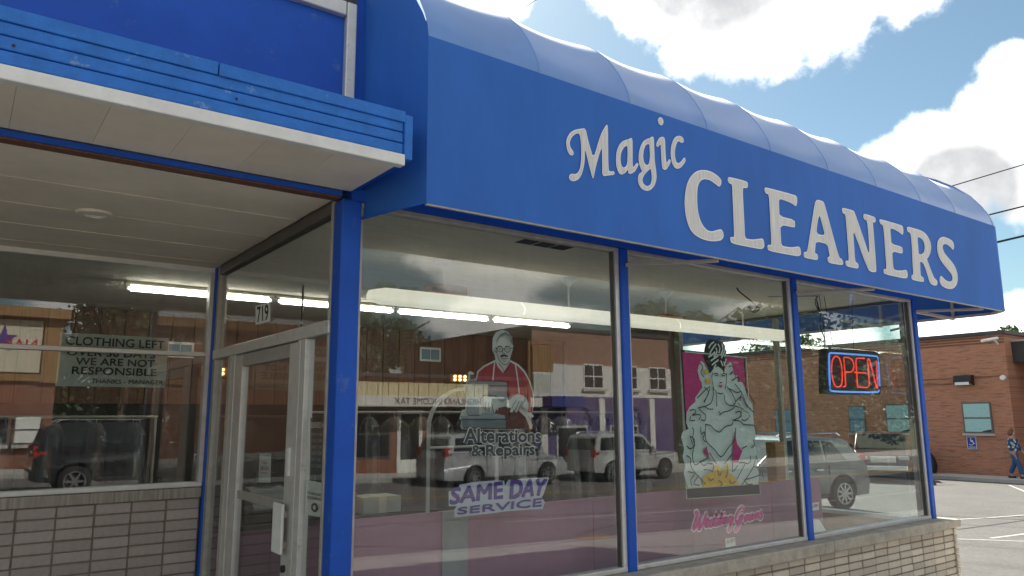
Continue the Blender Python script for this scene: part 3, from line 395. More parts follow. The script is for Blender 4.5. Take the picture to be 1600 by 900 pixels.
BRIDE={'fill': {'border': [(4.705,2.132),(5.541,2.119),(5.541,1.763),(5.519,1.543),(4.73,1.472),(4.721,1.55)],'panel': [(4.723,2.114),(5.519,2.101),(5.521,1.763),(5.502,1.56),(4.744,1.503),(4.732,1.644)],'gown': [(5.061,1.954),(5.033,1.999),(4.979,2.034),(4.945,2.051),(4.914,2.007),(4.896,1.966),(4.918,1.901),(4.943,1.87),(4.947,1.833),(4.852,1.747),(4.855,1.716),(4.78,1.674),(4.74,1.628),(4.729,1.55),(4.755,1.499),(4.683,1.477),(4.662,1.435),(4.691,1.346),(4.669,1.278),(4.7,1.215),(4.672,1.156),(4.713,1.063),(4.723,1.042),(5.151,1.03),(5.62,1.022),(5.633,1.11),(5.626,1.177),(5.611,1.236),(5.624,1.294),(5.589,1.362),(5.623,1.428),(5.611,1.513),(5.603,1.572),(5.601,1.696),(5.538,1.763),(5.51,1.831),(5.48,1.886),(5.412,1.89),(5.409,1.941),(5.371,1.947),(5.368,2.006),(5.333,2.058),(5.276,2.028),(5.249,1.994),(5.236,1.943),(5.149,1.924)],'hair': [(5.023,1.952),(5.037,1.97),(5.015,2.01),(4.994,2.067),(4.977,2.091),(4.995,2.166),(5.017,2.209),(5.071,2.237),(5.123,2.235),(5.174,2.23),(5.227,2.229),(5.264,2.197),(5.273,2.146),(5.275,2.096),(5.246,2.019),(5.233,1.953),(5.207,1.99),(5.156,2.011),(5.103,1.997),(5.059,1.958)],'face': [(5.051,1.95),(5.084,1.992),(5.157,2.02),(5.214,2.001),(5.237,1.96),(5.236,1.901),(5.213,1.826),(5.15,1.782),(5.112,1.791),(5.069,1.811),(5.052,1.872)],'lips': [(5.127,1.847),(5.146,1.856),(5.157,1.853),(5.172,1.856),(5.187,1.848),(5.157,1.83)],'bar': [(4.693,1.037),(5.624,1.019),(5.623,0.941),(4.694,0.965)],'barbk': [(4.686,1.044),(5.631,1.025),(5.633,0.935),(4.684,0.959)],'flowers': [(4.882,1.099),(4.89,1.12),(4.947,1.142),(5.016,1.155),(5.026,1.198),(5.09,1.208),(5.13,1.161),(5.172,1.191),(5.203,1.214),(5.237,1.202),(5.212,1.138),(5.262,1.119),(5.299,1.089),(5.346,1.033),(4.902,1.039),(4.874,1.061)],'cut1': [(5.323,1.475),(5.344,1.368),(5.393,1.317),(5.412,1.312),(5.343,1.213),(5.264,1.216),(5.286,1.312)],'cut2': [(4.946,1.362),(4.966,1.306),(4.985,1.231),(4.957,1.275),(4.905,1.316)],'ear1': [(4.964,1.976),(4.987,1.981),(5.009,1.969),(5.003,1.94),(4.977,1.936),(4.965,1.951)],'ear2': [(4.979,1.903),(5.007,1.913),(5.034,1.896),(5.029,1.872),(4.997,1.859),(4.974,1.874)]},'lines': [[(5.08,1.943),(5.1,1.952),(5.125,1.948),(5.129,1.937)],[(5.174,1.943),(5.197,1.952),(5.223,1.951),(5.229,1.943)],[(5.092,1.935),(5.121,1.933)],[(5.178,1.933),(5.218,1.936)],[(5.145,1.877),(5.164,1.875),(5.174,1.88)],[(5.059,1.954),(5.045,1.913),(5.058,1.839),(5.069,1.811)],[(5.237,1.96),(5.236,1.901),(5.213,1.826)],[(5.112,1.791),(5.144,1.782),(5.183,1.787)],[(5.054,1.835),(5.053,1.774),(5.023,1.709),(4.951,1.68),(4.858,1.666)],[(5.195,1.776),(5.203,1.718),(5.26,1.686),(5.339,1.682),(5.445,1.653)],[(5.088,1.811),(5.096,1.75),(5.088,1.681)],[(5.112,1.636),(5.13,1.62),(5.12,1.604),(5.163,1.628),(5.256,1.644),(5.325,1.673)],[(4.939,1.676),(4.987,1.656),(5.044,1.656)],[(4.944,1.833),(4.997,1.79),(4.929,1.716)],[(5.013,1.822),(4.97,1.757),(4.935,1.708)],[(4.851,1.743),(4.949,1.805),(5.014,1.839)],[(5.24,1.843),(5.296,1.794),(5.342,1.719),(5.313,1.694)],[(5.272,1.827),(5.363,1.795),(5.431,1.804),(5.397,1.728)],[(5.343,1.87),(5.431,1.796),(5.49,1.695),(5.542,1.661)],[(5.48,1.882),(5.526,1.789),(5.615,1.696)],[(5.342,1.719),(5.428,1.762),(5.476,1.695),(5.554,1.644),(5.594,1.627)],[(5.369,1.711),(5.418,1.661),(5.385,1.594)],[(4.753,1.644),(4.802,1.652),(4.825,1.628),(4.775,1.605),(4.836,1.612),(4.884,1.604),(4.857,1.573)],[(4.864,1.66),(4.91,1.628),(4.946,1.604),(4.93,1.564),(4.882,1.573)],[(5.334,1.628),(5.389,1.636),(5.413,1.603),(5.356,1.578),(5.288,1.562)],[(5.444,1.644),(5.497,1.628),(5.521,1.594),(5.463,1.561),(5.41,1.569)],[(4.762,1.597),(4.748,1.566),(4.808,1.565)],[(4.903,2.031),(4.938,2.0),(4.91,1.95),(4.945,1.918)],[(4.965,2.017),(4.999,1.977)],[(5.275,2.011),(5.316,2.021),(5.34,1.988),(5.297,1.961)],[(5.282,1.944),(5.337,1.963),(5.361,1.921),(5.305,1.894)],[(5.346,1.912),(5.402,1.931),(5.398,1.888)],[(4.934,1.532),(5.002,1.523),(5.037,1.495),(5.107,1.468),(5.165,1.501),(5.219,1.519),(5.272,1.525),(5.294,1.549)],[(5.295,1.561),(5.381,1.557),(5.433,1.527),(5.514,1.522),(5.583,1.513),(5.607,1.445)],[(4.94,1.528),(4.928,1.457),(4.942,1.393),(5.036,1.328),(5.114,1.269),(5.203,1.331),(5.301,1.405),(5.323,1.499)],[(4.774,1.51),(4.79,1.483),(4.774,1.428),(4.794,1.366)],[(4.877,1.513),(4.879,1.458),(4.923,1.473),(4.901,1.418),(4.929,1.394)],[(4.739,1.445),(4.76,1.398),(4.775,1.358),(4.732,1.344),(4.699,1.368)],[(4.751,1.44),(4.791,1.412),(4.781,1.351),(4.758,1.289),(4.783,1.219),(4.857,1.239),(4.944,1.264)],[(4.693,1.292),(4.739,1.267),(4.735,1.214),(4.79,1.15),(4.858,1.1),(4.904,1.059)],[(4.845,1.244),(4.891,1.207),(4.941,1.225),(4.989,1.211)],[(4.941,1.221),(5.002,1.218),(5.011,1.171)],[(4.972,1.306),(5.017,1.249),(5.052,1.216)],[(5.271,1.296),(5.208,1.25),(5.154,1.212)],[(5.343,1.213),(5.416,1.21),(5.415,1.193),(5.298,1.077)],[(5.258,1.216),(5.251,1.144),(5.321,1.189)],[(5.496,1.264),(5.499,1.223),(5.456,1.2),(5.416,1.21)],[(5.569,1.237),(5.535,1.172),(5.446,1.094),(5.366,1.03)],[(5.557,1.396),(5.567,1.354),(5.523,1.33)],[(5.579,1.262),(5.618,1.169),(5.626,1.11)],[(5.535,1.172),(5.589,1.161),(5.618,1.102),(5.417,1.071)],[(5.387,1.325),(5.463,1.348)],[(4.697,1.169),(4.778,1.15),(4.728,1.107),(4.736,1.061)],[(4.825,1.133),(4.761,1.075),(4.831,1.056)],[(4.888,1.176),(4.949,1.17),(4.997,1.156)],[(4.945,1.111),(4.967,1.087),(5.005,1.1)],[(5.061,1.168),(5.082,1.12),(5.11,1.15)],[(5.191,1.195),(5.185,1.131),(5.157,1.101)],[(5.066,1.082),(5.115,1.055),(5.088,1.041)],[(5.207,1.082),(5.23,1.049),(5.283,1.062)],[(5.403,1.072),(5.439,1.03),(5.507,1.03)],[(5.592,1.046),(5.6,1.021)]],'hs': [[(5.026,2.16),(5.055,2.194),(5.095,2.213)],[(5.036,2.119),(5.078,2.162),(5.12,2.198)],[(5.014,2.085),(5.06,2.103),(5.101,2.13)],[(5.044,2.053),(5.097,2.08),(5.137,2.098)],[(5.146,2.199),(5.169,2.167),(5.153,2.124)],[(5.198,2.202),(5.208,2.16),(5.177,2.108)],[(5.236,2.179),(5.218,2.127),(5.182,2.083)],[(5.253,2.145),(5.229,2.094)],[(5.117,2.164),(5.127,2.131),(5.085,2.088)],[(5.054,2.02),(5.107,2.047),(5.141,2.065)],[(5.212,2.051),(5.222,2.018)],[(5.173,2.058),(5.196,2.017)],[(5.077,1.996),(5.105,2.022)],[(5.241,2.077),(5.231,2.043)]]}
OPENS={'face': [(7.366,2.296),(7.449,2.303),(8.364,2.311),(8.436,2.279),(8.402,1.857),(8.35,1.821),(7.34,1.818),(7.303,1.837)],'blue': [(8.359,1.92),(8.382,2.233),(8.347,2.259),(7.414,2.253),(7.383,2.24),(7.365,2.094),(7.348,1.871),(7.371,1.845),(8.301,1.849),(8.339,1.874)],'red': [[(7.505,2.219),(7.558,2.205),(7.591,2.147),(7.6,2.064),(7.591,1.98),(7.565,1.92),(7.52,1.898),(7.459,1.899),(7.418,1.939),(7.398,2.02),(7.405,2.11),(7.434,2.178),(7.477,2.212),(7.505,2.219)],[(7.596,1.899),(7.632,1.904),(7.648,1.921),(7.655,2.065),(7.655,2.187),(7.663,2.212),(7.741,2.215),(7.81,2.197),(7.845,2.148),(7.83,2.094),(7.79,2.066),(7.746,2.059),(7.661,2.056)],[(8.076,2.218),(7.943,2.216),(7.899,2.197),(7.89,2.065),(7.884,1.918),(7.901,1.902),(8.086,1.899)],[(7.843,2.059),(8.072,2.058)],[(8.103,1.914),(8.13,1.931),(8.136,2.057),(8.138,2.191),(8.152,2.211),(8.179,2.208),(8.22,2.091),(8.26,1.965),(8.286,1.897),(8.302,1.919),(8.318,2.086),(8.328,2.206)]]}
# ================================================================== the setting
def strip(name, x0, x1, y0, y1, off, m, kind='structure', parent=None, thick=0):
    xs = sorted({x0, x1, *[x for x in (-15, -8, 0, 5, 10, 15, 20, 26, 32, 60) if x0 < x < x1]}); mb = MB()
    vs = [(x, y, G(x)+off) for x in xs for y in (y0, y1)]; fs = [(2*i, 2*i+2, 2*i+3, 2*i+1) for i in range(len(xs)-1)]
    if thick:
        n = len(vs); vs += [(x, y, z-thick) for x, y, z in vs]
        fs += [(2*i, n+2*i, n+2*i+2, 2*i+2) for i in range(len(xs)-1)] + [(2*i+1, 2*i+3, n+2*i+3, n+2*i+1) for i in range(len(xs)-1)] + [(0, 1, n+1, n), (len(vs)//2-2, n+n-2, n+n-1, len(vs)//2-1)]
    mb.add(vs, fs); o = mb.build(name, m, parent)
    if kind and parent is None: o['kind'] = kind
    return o
strip('ground', -900, 900, -900, 900, -.34, 'earth')
road = strip('road', -120, 160, -19.3, -5.22, -.13, 'road')
strip('parking_lot', 9.8, 120, -.3, 90, -.02, 'asphalt')
walk = tag(bpy.data.objects.new('sidewalk', None), kind='structure'); COL.objects.link(walk)
for i in range(-10, 22):      # sidewalk slabs with open joints
    for (ya, yb) in ((-5.05, -3.45), (-3.44, -1.85), (-1.84, -.25)):
        x0 = i*1.6; strip('slab', x0+.006, x0+1.594, ya+.004, yb-.004, 0, 'concrete', parent=walk, thick=.12)
kerb = tag(bpy.data.objects.new('kerb', None), kind='structure'); COL.objects.link(kerb)
for i in range(-5, 12): strip('kerbstone', i*3.2+.005, i*3.2+3.195, -5.22, -5.054, .01, 'kerb', parent=kerb, thick=.3)
strip('yellow_kerb_paint', 8.0, 8.7, -5.225, -5.05, .014, 'paintyellow', parent=kerb)
strip('far_sidewalk', -80, 120, -22.4, -19.46, .0, 'concrete'); strip('far_kerb', -80, 120, -19.46, -19.3, .005, 'kerb', thick=.3)
strip('yellow_centre_line', -60, 90, -13.93, -13.82, -.126, 'paintyellow', parent=road); strip('yellow_centre_line', -60, 90, -14.18, -14.07, -.126, 'paintyellow', parent=road)
strip('white_lane_line', 9.0, 60, -8.55, -8.44, -.126, 'paintwhite', parent=road)
def gline(name, pts, w, off, m, parent):
    mb = MB(); mb.stroke(smoothline(pts, 4), w, lambda x, y: (x, y, G(x)+off)); return mb.build(name, m, parent)
for pts in ([(3.0, -7.1), (4.4, -6.6), (5.2, -6.9), (6.2, -6.1), (7.5, -5.9), (8.7, -5.35)], [(2, -9.2), (5, -8.9), (8, -9.3), (12, -9.0), (17, -9.4)], [(6, -11.2), (10, -10.9), (15, -11.4)], [(9, -6.3), (11, -7.2), (14, -7.0), (18, -7.7)]):
    gline('tar_seam', pts, .05, -.1255, 'tar', road)
for pts in ([(4.5, -4.6), (5.6, -4.3), (6.5, -4.5), (7.6, -3.9)], [(7.2, -4.9), (8.4, -4.1), (9.8, -3.7)]): gline('crack', pts, .018, .004, 'tar', walk)
lot = bpy.data.objects['parking_lot']
for a, b in (((17.66, 3.84), (23.5, 3.0)), ((14.0, 2.45), (15.6, 1.0)), ((14.9, 2.03), (17.4, 1.95)), ((29.2, 7.1), (26.4, 5.5))): gline('white_bay_line', [a, b], .075, -.016, 'paintwhite', lot)
gline('tar_seam', [(27.9, 8.3), (27.0, 8.6), (26.2, 8.4), (25.7, 8.1)], .12, -.016, 'tar', lot)
gline('tar_seam', [(13, 3.1), (16, 2.95), (20, 3.05)], .05, -.0155, 'tar', lot)
strip('lot_kerb_walk', 30.2, 31.95, -4, 60, .10, 'concrete', thick=.3)

# ================================================================== the shop building
shop = thing('dry_cleaning_shop', 'blue and white corner shop with glazed front on a low tan brick wall', 'shop', (0, 0, 0))
PX = [1.83, 4.042, 6.259, 8.543]           # right faces of the blue posts
# floors, walls, roof
box(1.7, 8.5, .02, 5.8, -.25, 0).build('floor', 'carpet', shop); box(-7, 1.7, 2.55, 5.8, -.25, 0).build('floor', 'carpet', shop)
box(-7, 1.7, -.2, 2.55, -.25, -.02).build('entrance_slab', 'concrete', shop)
box(1.80, 8.5, .06, 5.79, 2.88, 2.93).build('ceiling', 'ceil', shop); box(-7, 1.66, 2.66, 5.79, 2.88, 2.93).build('ceiling', 'ceil', shop)
box(1.66, 1.80, 2.66, 5.79, 2.88, 2.93).build('ceiling', 'ceil', shop)
box(-7, 8.56, .10, 6.0, 2.942, 4.2).build('roof', 'stone', shop)
box(-7.05, 1.76, -.06, 6.05, 4.30, 4.40).build('roof_coping', 'coping', shop)
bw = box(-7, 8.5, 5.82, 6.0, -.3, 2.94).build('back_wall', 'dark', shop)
for i in range(56):
    x0 = -6.0+i*.26
    if x0+.25 > 8.4: break
    box(x0+.004, x0+.254, 5.795+.006*((i*7) % 3)/3, 5.818, 1.78, 2.875).build('plank', 'wood', bw)
box(-7.1, -7.0, 2.6, 6.0, -.3, 2.94).build('side_wall', 'pinkwall', shop)
box(8.36, 8.54, 3.42, 5.8, -.3, 2.94).build('side_wall', 'pinkwall', shop)
# blue upper wall with grey trimmed panel
box(-7, 1.70, -.01, .095, 3.23, 4.02).build('upper_panel', 'blue', shop)
box(1.70, 1.765, -.05, .095, 3.2, 4.115).build('panel_trim', 'alu_white', shop, bevel=.008); box(-7, 1.698, -.05, .095, 4.022, 4.115).build('panel_trim', 'alu_white', shop, bevel=.008)
box(1.767, 8.56, 0.0, .095, 2.942, 4.2).build('upper_wall', 'blue', shop); box(-7, 1.765, -.03, .095, 4.118, 4.298).build('eave_board', 'coping', shop)
# entrance canopy
cp = thing('entrance_canopy', 'blue ribbed fascia with white edge and panelled soffit over the shop entrance', 'canopy', (-2.5, -.3, 2.9))
for z0, z1, y in ((2.985, 3.043, -.627), (3.047, 3.104, -.627), (3.108, 3.162, -.627)): box(-7, 1.795, y, y+.03, z0, z1).build('fascia_strip', 'blue_rough', cp, bevel=.007)
box(-7, .83, -.634, -.60, 3.163, 3.225).build('fascia_cap', 'blue_rough', cp, bevel=.004); box(.834, 1.80, -.638, -.60, 3.160, 3.222).build('fascia_cap', 'blue_rough', cp, bevel=.004)
box(-7, 1.79, -.612, -.60, 2.95, 3.2).build('fascia_back', 'blue', cp)
box(-7, 1.80, -.60, -.05, 3.195, 3.215).build('canopy_top', 'blue_rough', cp)
box(1.797, 1.845, -.640, -.59, 2.955, 3.205).build('end_cap', 'blue_rough', cp, bevel=.006)
box(-7, 1.802, -.640, -.585, 2.918, 2.981).build('edge_trim', 'white_metal', cp, bevel=.006); box(1.77, 1.80, -.58, -.02, 2.925, 3.18).build('end_panel', 'blue', cp)
for i in range(26):
    x1 = 1.765-i*.338; box(x1-.3365, x1, -.583, -.035, 2.921, 2.932).build('soffit_panel', 'soffit', cp)
for x in (.05, .92, -1.0): MB().lathe([(0, -.006), (.006, -.004), (.006, 0)], (x, -.628, 3.07), 'y', 8).build('screw', 'black', cp)
box(-7, 1.715, -.03, .05, 2.884, 2.915).build('header_beam', 'blue', shop); box(-7, 1.715, -.02, .054, 2.874, 2.883).build('header_lip', 'wood', shop)
# recess ceiling: long planks
for i in range(9):
    y0 = .06+i*.283; box(-7, 1.69, y0, y0+.279, 2.876+(.003 if i % 2 else 0), 2.9).build('ceiling_plank', 'soffit', shop)
dl = thing('recessed_downlight', 'round cream recessed downlight in the entrance ceiling', 'light', (.59, 1.17, 2.876))
MB().lathe([(.055, -.004), (.062, -.02), (.105, -.016), (.11, 0)], (.59, 1.17, 2.876), 'z', 28).build('trim_ring', 'cream', dl, smooth=True)
MB().lathe([(.0, .0), (.055, -.004)], (.59, 1.17, 2.874), 'z', 28).build('lens', 'cream', dl)
# posts
def post(x, y0=-.05, y1=.05, z0=.5, z1=2.865, w=.085): return box(x-w, x, y0, y1, z0, z1).build('post', 'blue', shop, bevel=.012, seg=3)
post(1.83, -.06, .06, -.1, 2.865, .125)
for x in PX[1:]: post(x)
box(1.69, 1.77, 2.50, 2.58, -.1, 2.876).build('post', 'blue', shop, bevel=.008)
# head and sill members of the front glazing
for a, b in ((1.83, 3.957), (4.042, 6.174), (6.259, 8.458)):
    wf = box(a, b, -.035, .045, 2.835, 2.865).build('window_frame', 'alu', shop, bevel=.003)
    box(a, b, -.035, .045, .515, .548).build('frame_rail', 'alu_white', wf, bevel=.004)
    box(a, a+.022, -.03, .04, .548, 2.835).build('frame_stile', 'alu', wf); box(b-.04, b, -.03, .035, .548, 2.835).build('frame_stile', 'alu_white', wf); box(b-.05, b-.0405, -.015, .02, .548, 2.835).build('gasket', 'alu_dark', wf)
    box(a+.022, b-.041, -.003, .003, .548, 2.835).build('pane', 'glass', wf)
box(1.77, 8.56, -.045, .058, 2.867, 2.94).build('window_head', 'blue', shop)
# side glazing (right wall, x = 8.5)
sf = box(8.44, 8.50, .06, 3.40, 2.845, 2.878).build('window_frame', 'alu_dark', shop)
box(8.40, 8.52, .06, 3.40, .47, .51).build('frame_rail', 'white_metal', sf); box(8.43, 8.51, 3.30, 3.40, .51, 2.845).build('frame_stile', 'alu', sf); box(8.44, 8.50, .06, .10, .51, 2.845).build('frame_stile', 'alu', sf)
box(8.44, 8.50, 1.68, 1.74, .51, 2.845).build('frame_stile', 'alu', sf)
box(8.467, 8.473, .10, 1.68, .51, 2.845).build('pane', 'glass', sf); box(8.467, 8.473, 1.74, 3.30, .51, 2.845).build('pane', 'glass', sf)
box(8.38, 8.44, .06, 3.42, 0, .47).build('inner_dado', 'wood_orange', shop); box(1.85, 8.38, .07, .11, 0, .50).build('inner_dado', 'wood_orange', shop)
# low front wall: core, stone sill, stacked bricks
kw = box(1.86, 8.735, -.119, .05, -.45, .41).build('low_wall', 'mortar', shop); box(8.45, 8.736, .06, 3.45, -.6, .405).build('low_wall', 'mortar', shop)
def sill(x0, x1, y0, y1, z0, z1): return box(x0, x1, y0, y1, z0, z1).build('stone_sill', 'stone', shop, bevel=.012)
sill(1.84, 3.2, -.19, .055, .415, .512); sill(3.205, 6.33, -.19, .055, .412, .512); sill(6.335, 8.52, -.19, .055, .415, .514); sill(8.40, 8.79, .06, 3.46, .41, .468)
sill(8.524, 8.79, -.18, .058, .42, .498)
bd = {}
def bricks(x0, n, pitch, rows, z_top, ph, y, key, wall, m, axis='x', gap=.014, zmin=-.6, off=0):
    if key not in bd:
        mb = MB(); w = pitch-gap; h = ph-gap*.85; mb.box(0, w, 0, .06, -h, 0) if axis == 'x' else mb.box(-.06, 0, 0, w, -h, 0)
        bm = bmesh.new(); me = bpy.data.meshes.new(key); me.from_pydata(mb.v, [], mb.f); bm.from_mesh(me); bmesh.ops.bevel(bm, geom=bm.edges[:], offset=.005, segments=1, affect='EDGES'); bm.to_mesh(me); bm.free(); me.materials.append(M(m)); bd[key] = me
    for j in range(rows):
        for i in range(n):
            z = z_top-j*ph
            if z-ph < zmin: continue
            o = bpy.data.objects.new('brick', bd[key]); COL.objects.link(o); o.parent = wall
            jx = random.uniform(-.002, .002); dy = random.uniform(-.004, .003); a = x0+i*pitch+jx
            o.location = (a, y+dy, z+random.uniform(-.0015, .0015)) if axis == 'x' else (y+dy, a, z)
            o.rotation_euler = (0, random.uniform(-.006, .006), random.uniform(-.01, .01))
bricks(3.68, 22, .2285, 8, .405, .066, -.128, 'brick_front', kw, 'brick_tan')
bricks(1.88, 8, .2285, 4, .405, .066, -.128, 'brick_front', kw, 'brick_tan')
bricks(-.15, 2, .2285, 8, .405, .066, 8.745, 'brick_side', kw, 'brick_tan', axis='y')
# recessed left window wall
lw = box(-7, 1.68, 2.554, 2.70, -.3, .98).build('low_wall', 'mortar', shop)
bricks(-.82+.0, 10, .2505, 11, .962, .0825, 2.545, 'block_left', lw, 'brick_rose', gap=.012, zmin=.0)
box(-7, 1.685, 2.53, 2.69, .972, 1.052).build('concrete_sill', 'stone_dirty', shop, bevel=.006)
lf = box(-7, 1.69, 2.545, 2.64, 1.055, 1.095).build('window_frame', 'white_metal', shop, bevel=.01)
box(-7, 1.69, 2.56, 2.63, 2.835, 2.874).build('frame_rail', 'white_metal', lf); box(-7, 1.655, 2.555, 2.63, 2.115, 2.15).build('frame_rail', 'alu_white', lf, bevel=.004); box(1.656, 1.689, 2.55, 2.635, 1.095, 2.835).build('frame_stile', 'alu_white', lf)
box(-7, 1.655, 2.597, 2.603, 1.095, 2.115).build('pane', 'glass_dirty', lf); box(-7, 1.655, 2.597, 2.603, 2.15, 2.835).build('pane', 'glass_dirty', lf)
# door wall, x = 1.73
df = box(1.695, 1.765, .062, 2.498, 2.085, 2.165).build('door_frame', 'alu_white', shop, bevel=.006)
for y0, y1, z0, z1, m in ((2.42, 2.498, -.02, 2.084, 'alu'), (1.87, 1.955, -.02, 2.084, 'alu_white'), (.415, .50, -.02, 2.084, 'alu_white'), (.505, .545, -.02, 2.084, 'alu_white'), (1.96, 2.0, -.02, 2.084, 'alu_white'), (2.03, 2.05, -.02, 2.084, 'alu'), (.062, .09, -.02, 2.084, 'alu'), (2.44, 2.498, 2.166, 2.876, 'alu'), (.062, .09, 2.166, 2.876, 'alu')):
    box(1.70, 1.76, y0, y1, z0, z1).build('frame_stile', m, df, bevel=.003)
box(1.70, 1.76, .09, 2.44, 2.80, 2.876).build('frame_rail', 'alu_dark', df)
box(1.727, 1.733, .09, 2.44, 2.166, 2.80).build('transom_pane', 'glass', df); box(1.727, 1.733, .09, .415, 0, 2.084).build('sidelight_pane', 'glass', df); box(1.727, 1.733, 2.05, 2.42, 0, 2.084).build('sidelight_pane', 'glass', df)
door = box(1.705, 1.755, 1.69, 1.865, .0, 2.075).build('door', 'alu_white', shop, bevel=.004)
box(1.705, 1.755, .55, .70, .0, 2.075).build('door_stile', 'alu_white', door, bevel=.004); box(1.705, 1.755, .70, 1.69, 1.985, 2.075).build('door_rail', 'alu', door, bevel=.004); box(1.705, 1.755, .70, 1.69, 0, .2).build('door_rail', 'alu_white', door, bevel=.004)
box(1.72, 1.74, .70, 1.69, 1.03, 1.085).build('push_bar', 'alu', door); box(1.727, 1.733, .70, 1.69, .2, 1.985).build('pane', 'glass', door)
box(1.655, 1.675, .575, .74, .79, 1.085).build('pull_handle', 'white_metal', door, bevel=.008); box(1.675, 1.705, .62, .65, .82, .86).build('handle_bracket', 'alu', door); box(1.675, 1.705, .62, .65, 1.0, 1.04).build('handle_bracket', 'alu', door)
MB().lathe([(0, -.02), (.022, -.018), (.022, 0)], (1.705, .63, .70), 'x', 14).build('lock', 'black', door); box(1.69, 1.704, .60, .63, 1.25, 1.42).build('lock_plate', 'white_metal', door)
# grey end of the lot side: brackets under the awning
# ================================================================== awning
aw = thing('awning', 'long blue barrel awning with white lettering over the shop windows', 'awning', (5.5, -.3, 2.75))
PROF = [(0, 2.754), (0, 3.739), (.015, 3.815), (.05, 3.90), (.11, 4.01), (.20, 4.14), (.32, 4.265), (.45, 4.36), (.55, 4.41), (.63, 4.43)]
RX = [1.965, 2.77, 3.57, 4.39, 5.19, 6.03, 6.85, 7.71, 8.48, 9.42]; RY = [-.40, .5, 1.4, 2.3, 3.2, 4.1, 5.0, 5.9]; XR, YF, RC = 9.62, -.583, .17
def awpt(kind, t, s, z):
    r = max(RC-s, 0)
    if kind == 'f': return (min(t, XR-s-r) if t > 8.8 else t, YF+s, z)
    if kind == 's': return (XR-s, max(t, YF+s+r), z)
    cx, cy = XR-s-r, YF+s+r; a = R(-90+90*t); return (cx+r*math.cos(a), cy+r*math.sin(a), z)
def sweep(stations, i0, i1, sag):
    mb = MB(); n = i1-i0+1
    vs = []
    for (k, t, b) in stations:
        for i in range(i0, i1+1):
            s, z = PROF[i]; q = sag*b*(0 if i <= 1 else min(1, (i-1)/3)); vs.append(awpt(k, t, s+q*.6, z-q))
    m = len(stations)
    return mb.add(vs, [(a*n+i, (a+1)*n+i, (a+1)*n+i+1, a*n+i+1) for a in range(m-1) for i in range(n-1)])
corner = [('c', t/4, 0) for t in range(5)]
fl = [('f', RX[0]+(9.45-RX[0])*i/60, 0) for i in range(61)]
sweep(fl, 0, 1, 0).build('front_face', 'awning_face', aw); sweep(corner, 0, 1, 0).build('corner_face', 'awning_face', aw, smooth=True); sweep([('s', -.413+i*6.313/10, 0) for i in range(11)], 0, 1, 0).build('side_face', 'awning_face', aw)
def sagf(u): return math.sin(math.pi*u)**.8 if 0 < u < 1 else 0
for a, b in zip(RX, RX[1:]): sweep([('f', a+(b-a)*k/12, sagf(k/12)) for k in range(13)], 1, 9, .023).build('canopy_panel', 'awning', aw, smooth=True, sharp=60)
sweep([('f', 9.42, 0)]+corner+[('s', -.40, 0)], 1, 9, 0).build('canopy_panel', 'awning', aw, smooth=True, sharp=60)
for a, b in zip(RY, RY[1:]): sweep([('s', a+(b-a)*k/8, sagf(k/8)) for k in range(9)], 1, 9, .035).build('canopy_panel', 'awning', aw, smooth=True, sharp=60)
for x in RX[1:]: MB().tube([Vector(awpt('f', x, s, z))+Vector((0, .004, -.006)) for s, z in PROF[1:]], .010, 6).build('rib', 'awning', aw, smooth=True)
ep = [(YF+s, z) for s, z in PROF]+[(.06, 4.43), (.06, 2.80), (-.055, 2.754)]
MB().poly([ep], lambda y, z: (1.966-.132*max(0, min(1, (y+.583)/.53)), y, z)).build('end_panel', 'awning_face', aw)
fm = MB(); fm.bar((1.97, -.57, 2.752), (9.44, -.57, 2.752), .02, .014); fm.build('bottom_rail', 'alu', aw)
MB().bar((9.605, -.38, 2.752), (9.605, 5.8, 2.752), .03, .03).build('bottom_rail', 'alu', aw); MB().bar((9.44, -.568, 2.752), (9.605, -.40, 2.752), .03).build('bottom_rail', 'alu', aw)
for x in (4.03, 6.25, 8.53): MB().bar((x-.02, -.05, 2.735), (x+.45, -.55, 2.74), .03, .025).build('bracket', 'alu', aw)
MB().bar((8.56, -.02, 2.74), (9.59, .02, 2.735), .03).build('bracket', 'alu', aw); MB().bar((8.56, .9, 2.74), (9.59, .9, 2.735), .03).build('bracket', 'alu', aw); MB().bar((9.59, .02, 2.735), (9.59, .02, 3.6), .03).build('bracket', 'alu', aw); MB().bar((9.59, .9, 2.735), (9.59, .9, 3.6), .03).build('bracket', 'alu', aw)
for k, lp in LETTERS.items():
    big = len(k) == 1 or k == 'E2'; lp = [chaikin(l, 1 if big else 1) for l in lp]
    lt = MB().poly(lp, onY(-.588)).build('letter', 'edge', aw); w_ = .009 if big else .006
    MB().poly([inset(l, w_ if i == 0 else -w_) for i, l in enumerate(lp)], onY(-.590)).build('letter_fill', 'letter', lt)
# ================================================================== window graphics (vinyl on the inside of the glass)
class Deco:
    def __init__(s, name, label, cat, loc, plane, start=.03, step=.002): s.o = thing(name, label, cat, loc); s.y = start; s.plane = plane; s.step = step
    def nxt(s): s.y -= s.step; return s.plane(s.y)
    def fill(s, name, loops, m): return MB().poly(loops, s.nxt()).build(name, m, s.o)
    def lines(s, name, ls, w, m, sm=3):
        mb = MB(); f = s.nxt()
        for l in ls: mb.stroke(smoothline(l, sm) if sm else l, w, f)
        return mb.build(name, m, s.o)
    def text(s, name, t, q, m, **k): return textquad(MB(), t, q, s.nxt(), **k).build(name, m, s.o)
D = Deco('tailor_decal', 'window graphic of a tailor in a red shirt at a grey sewing machine', 'decal', (2.9, .01, 1.5), onY, .045)
F = TAILOR['fill']; MT['vgreen'] = mat('dark_green_vinyl', (.03, .045, .045), .6)
D.fill('outline', [F['backing']], 'skinvinyl')
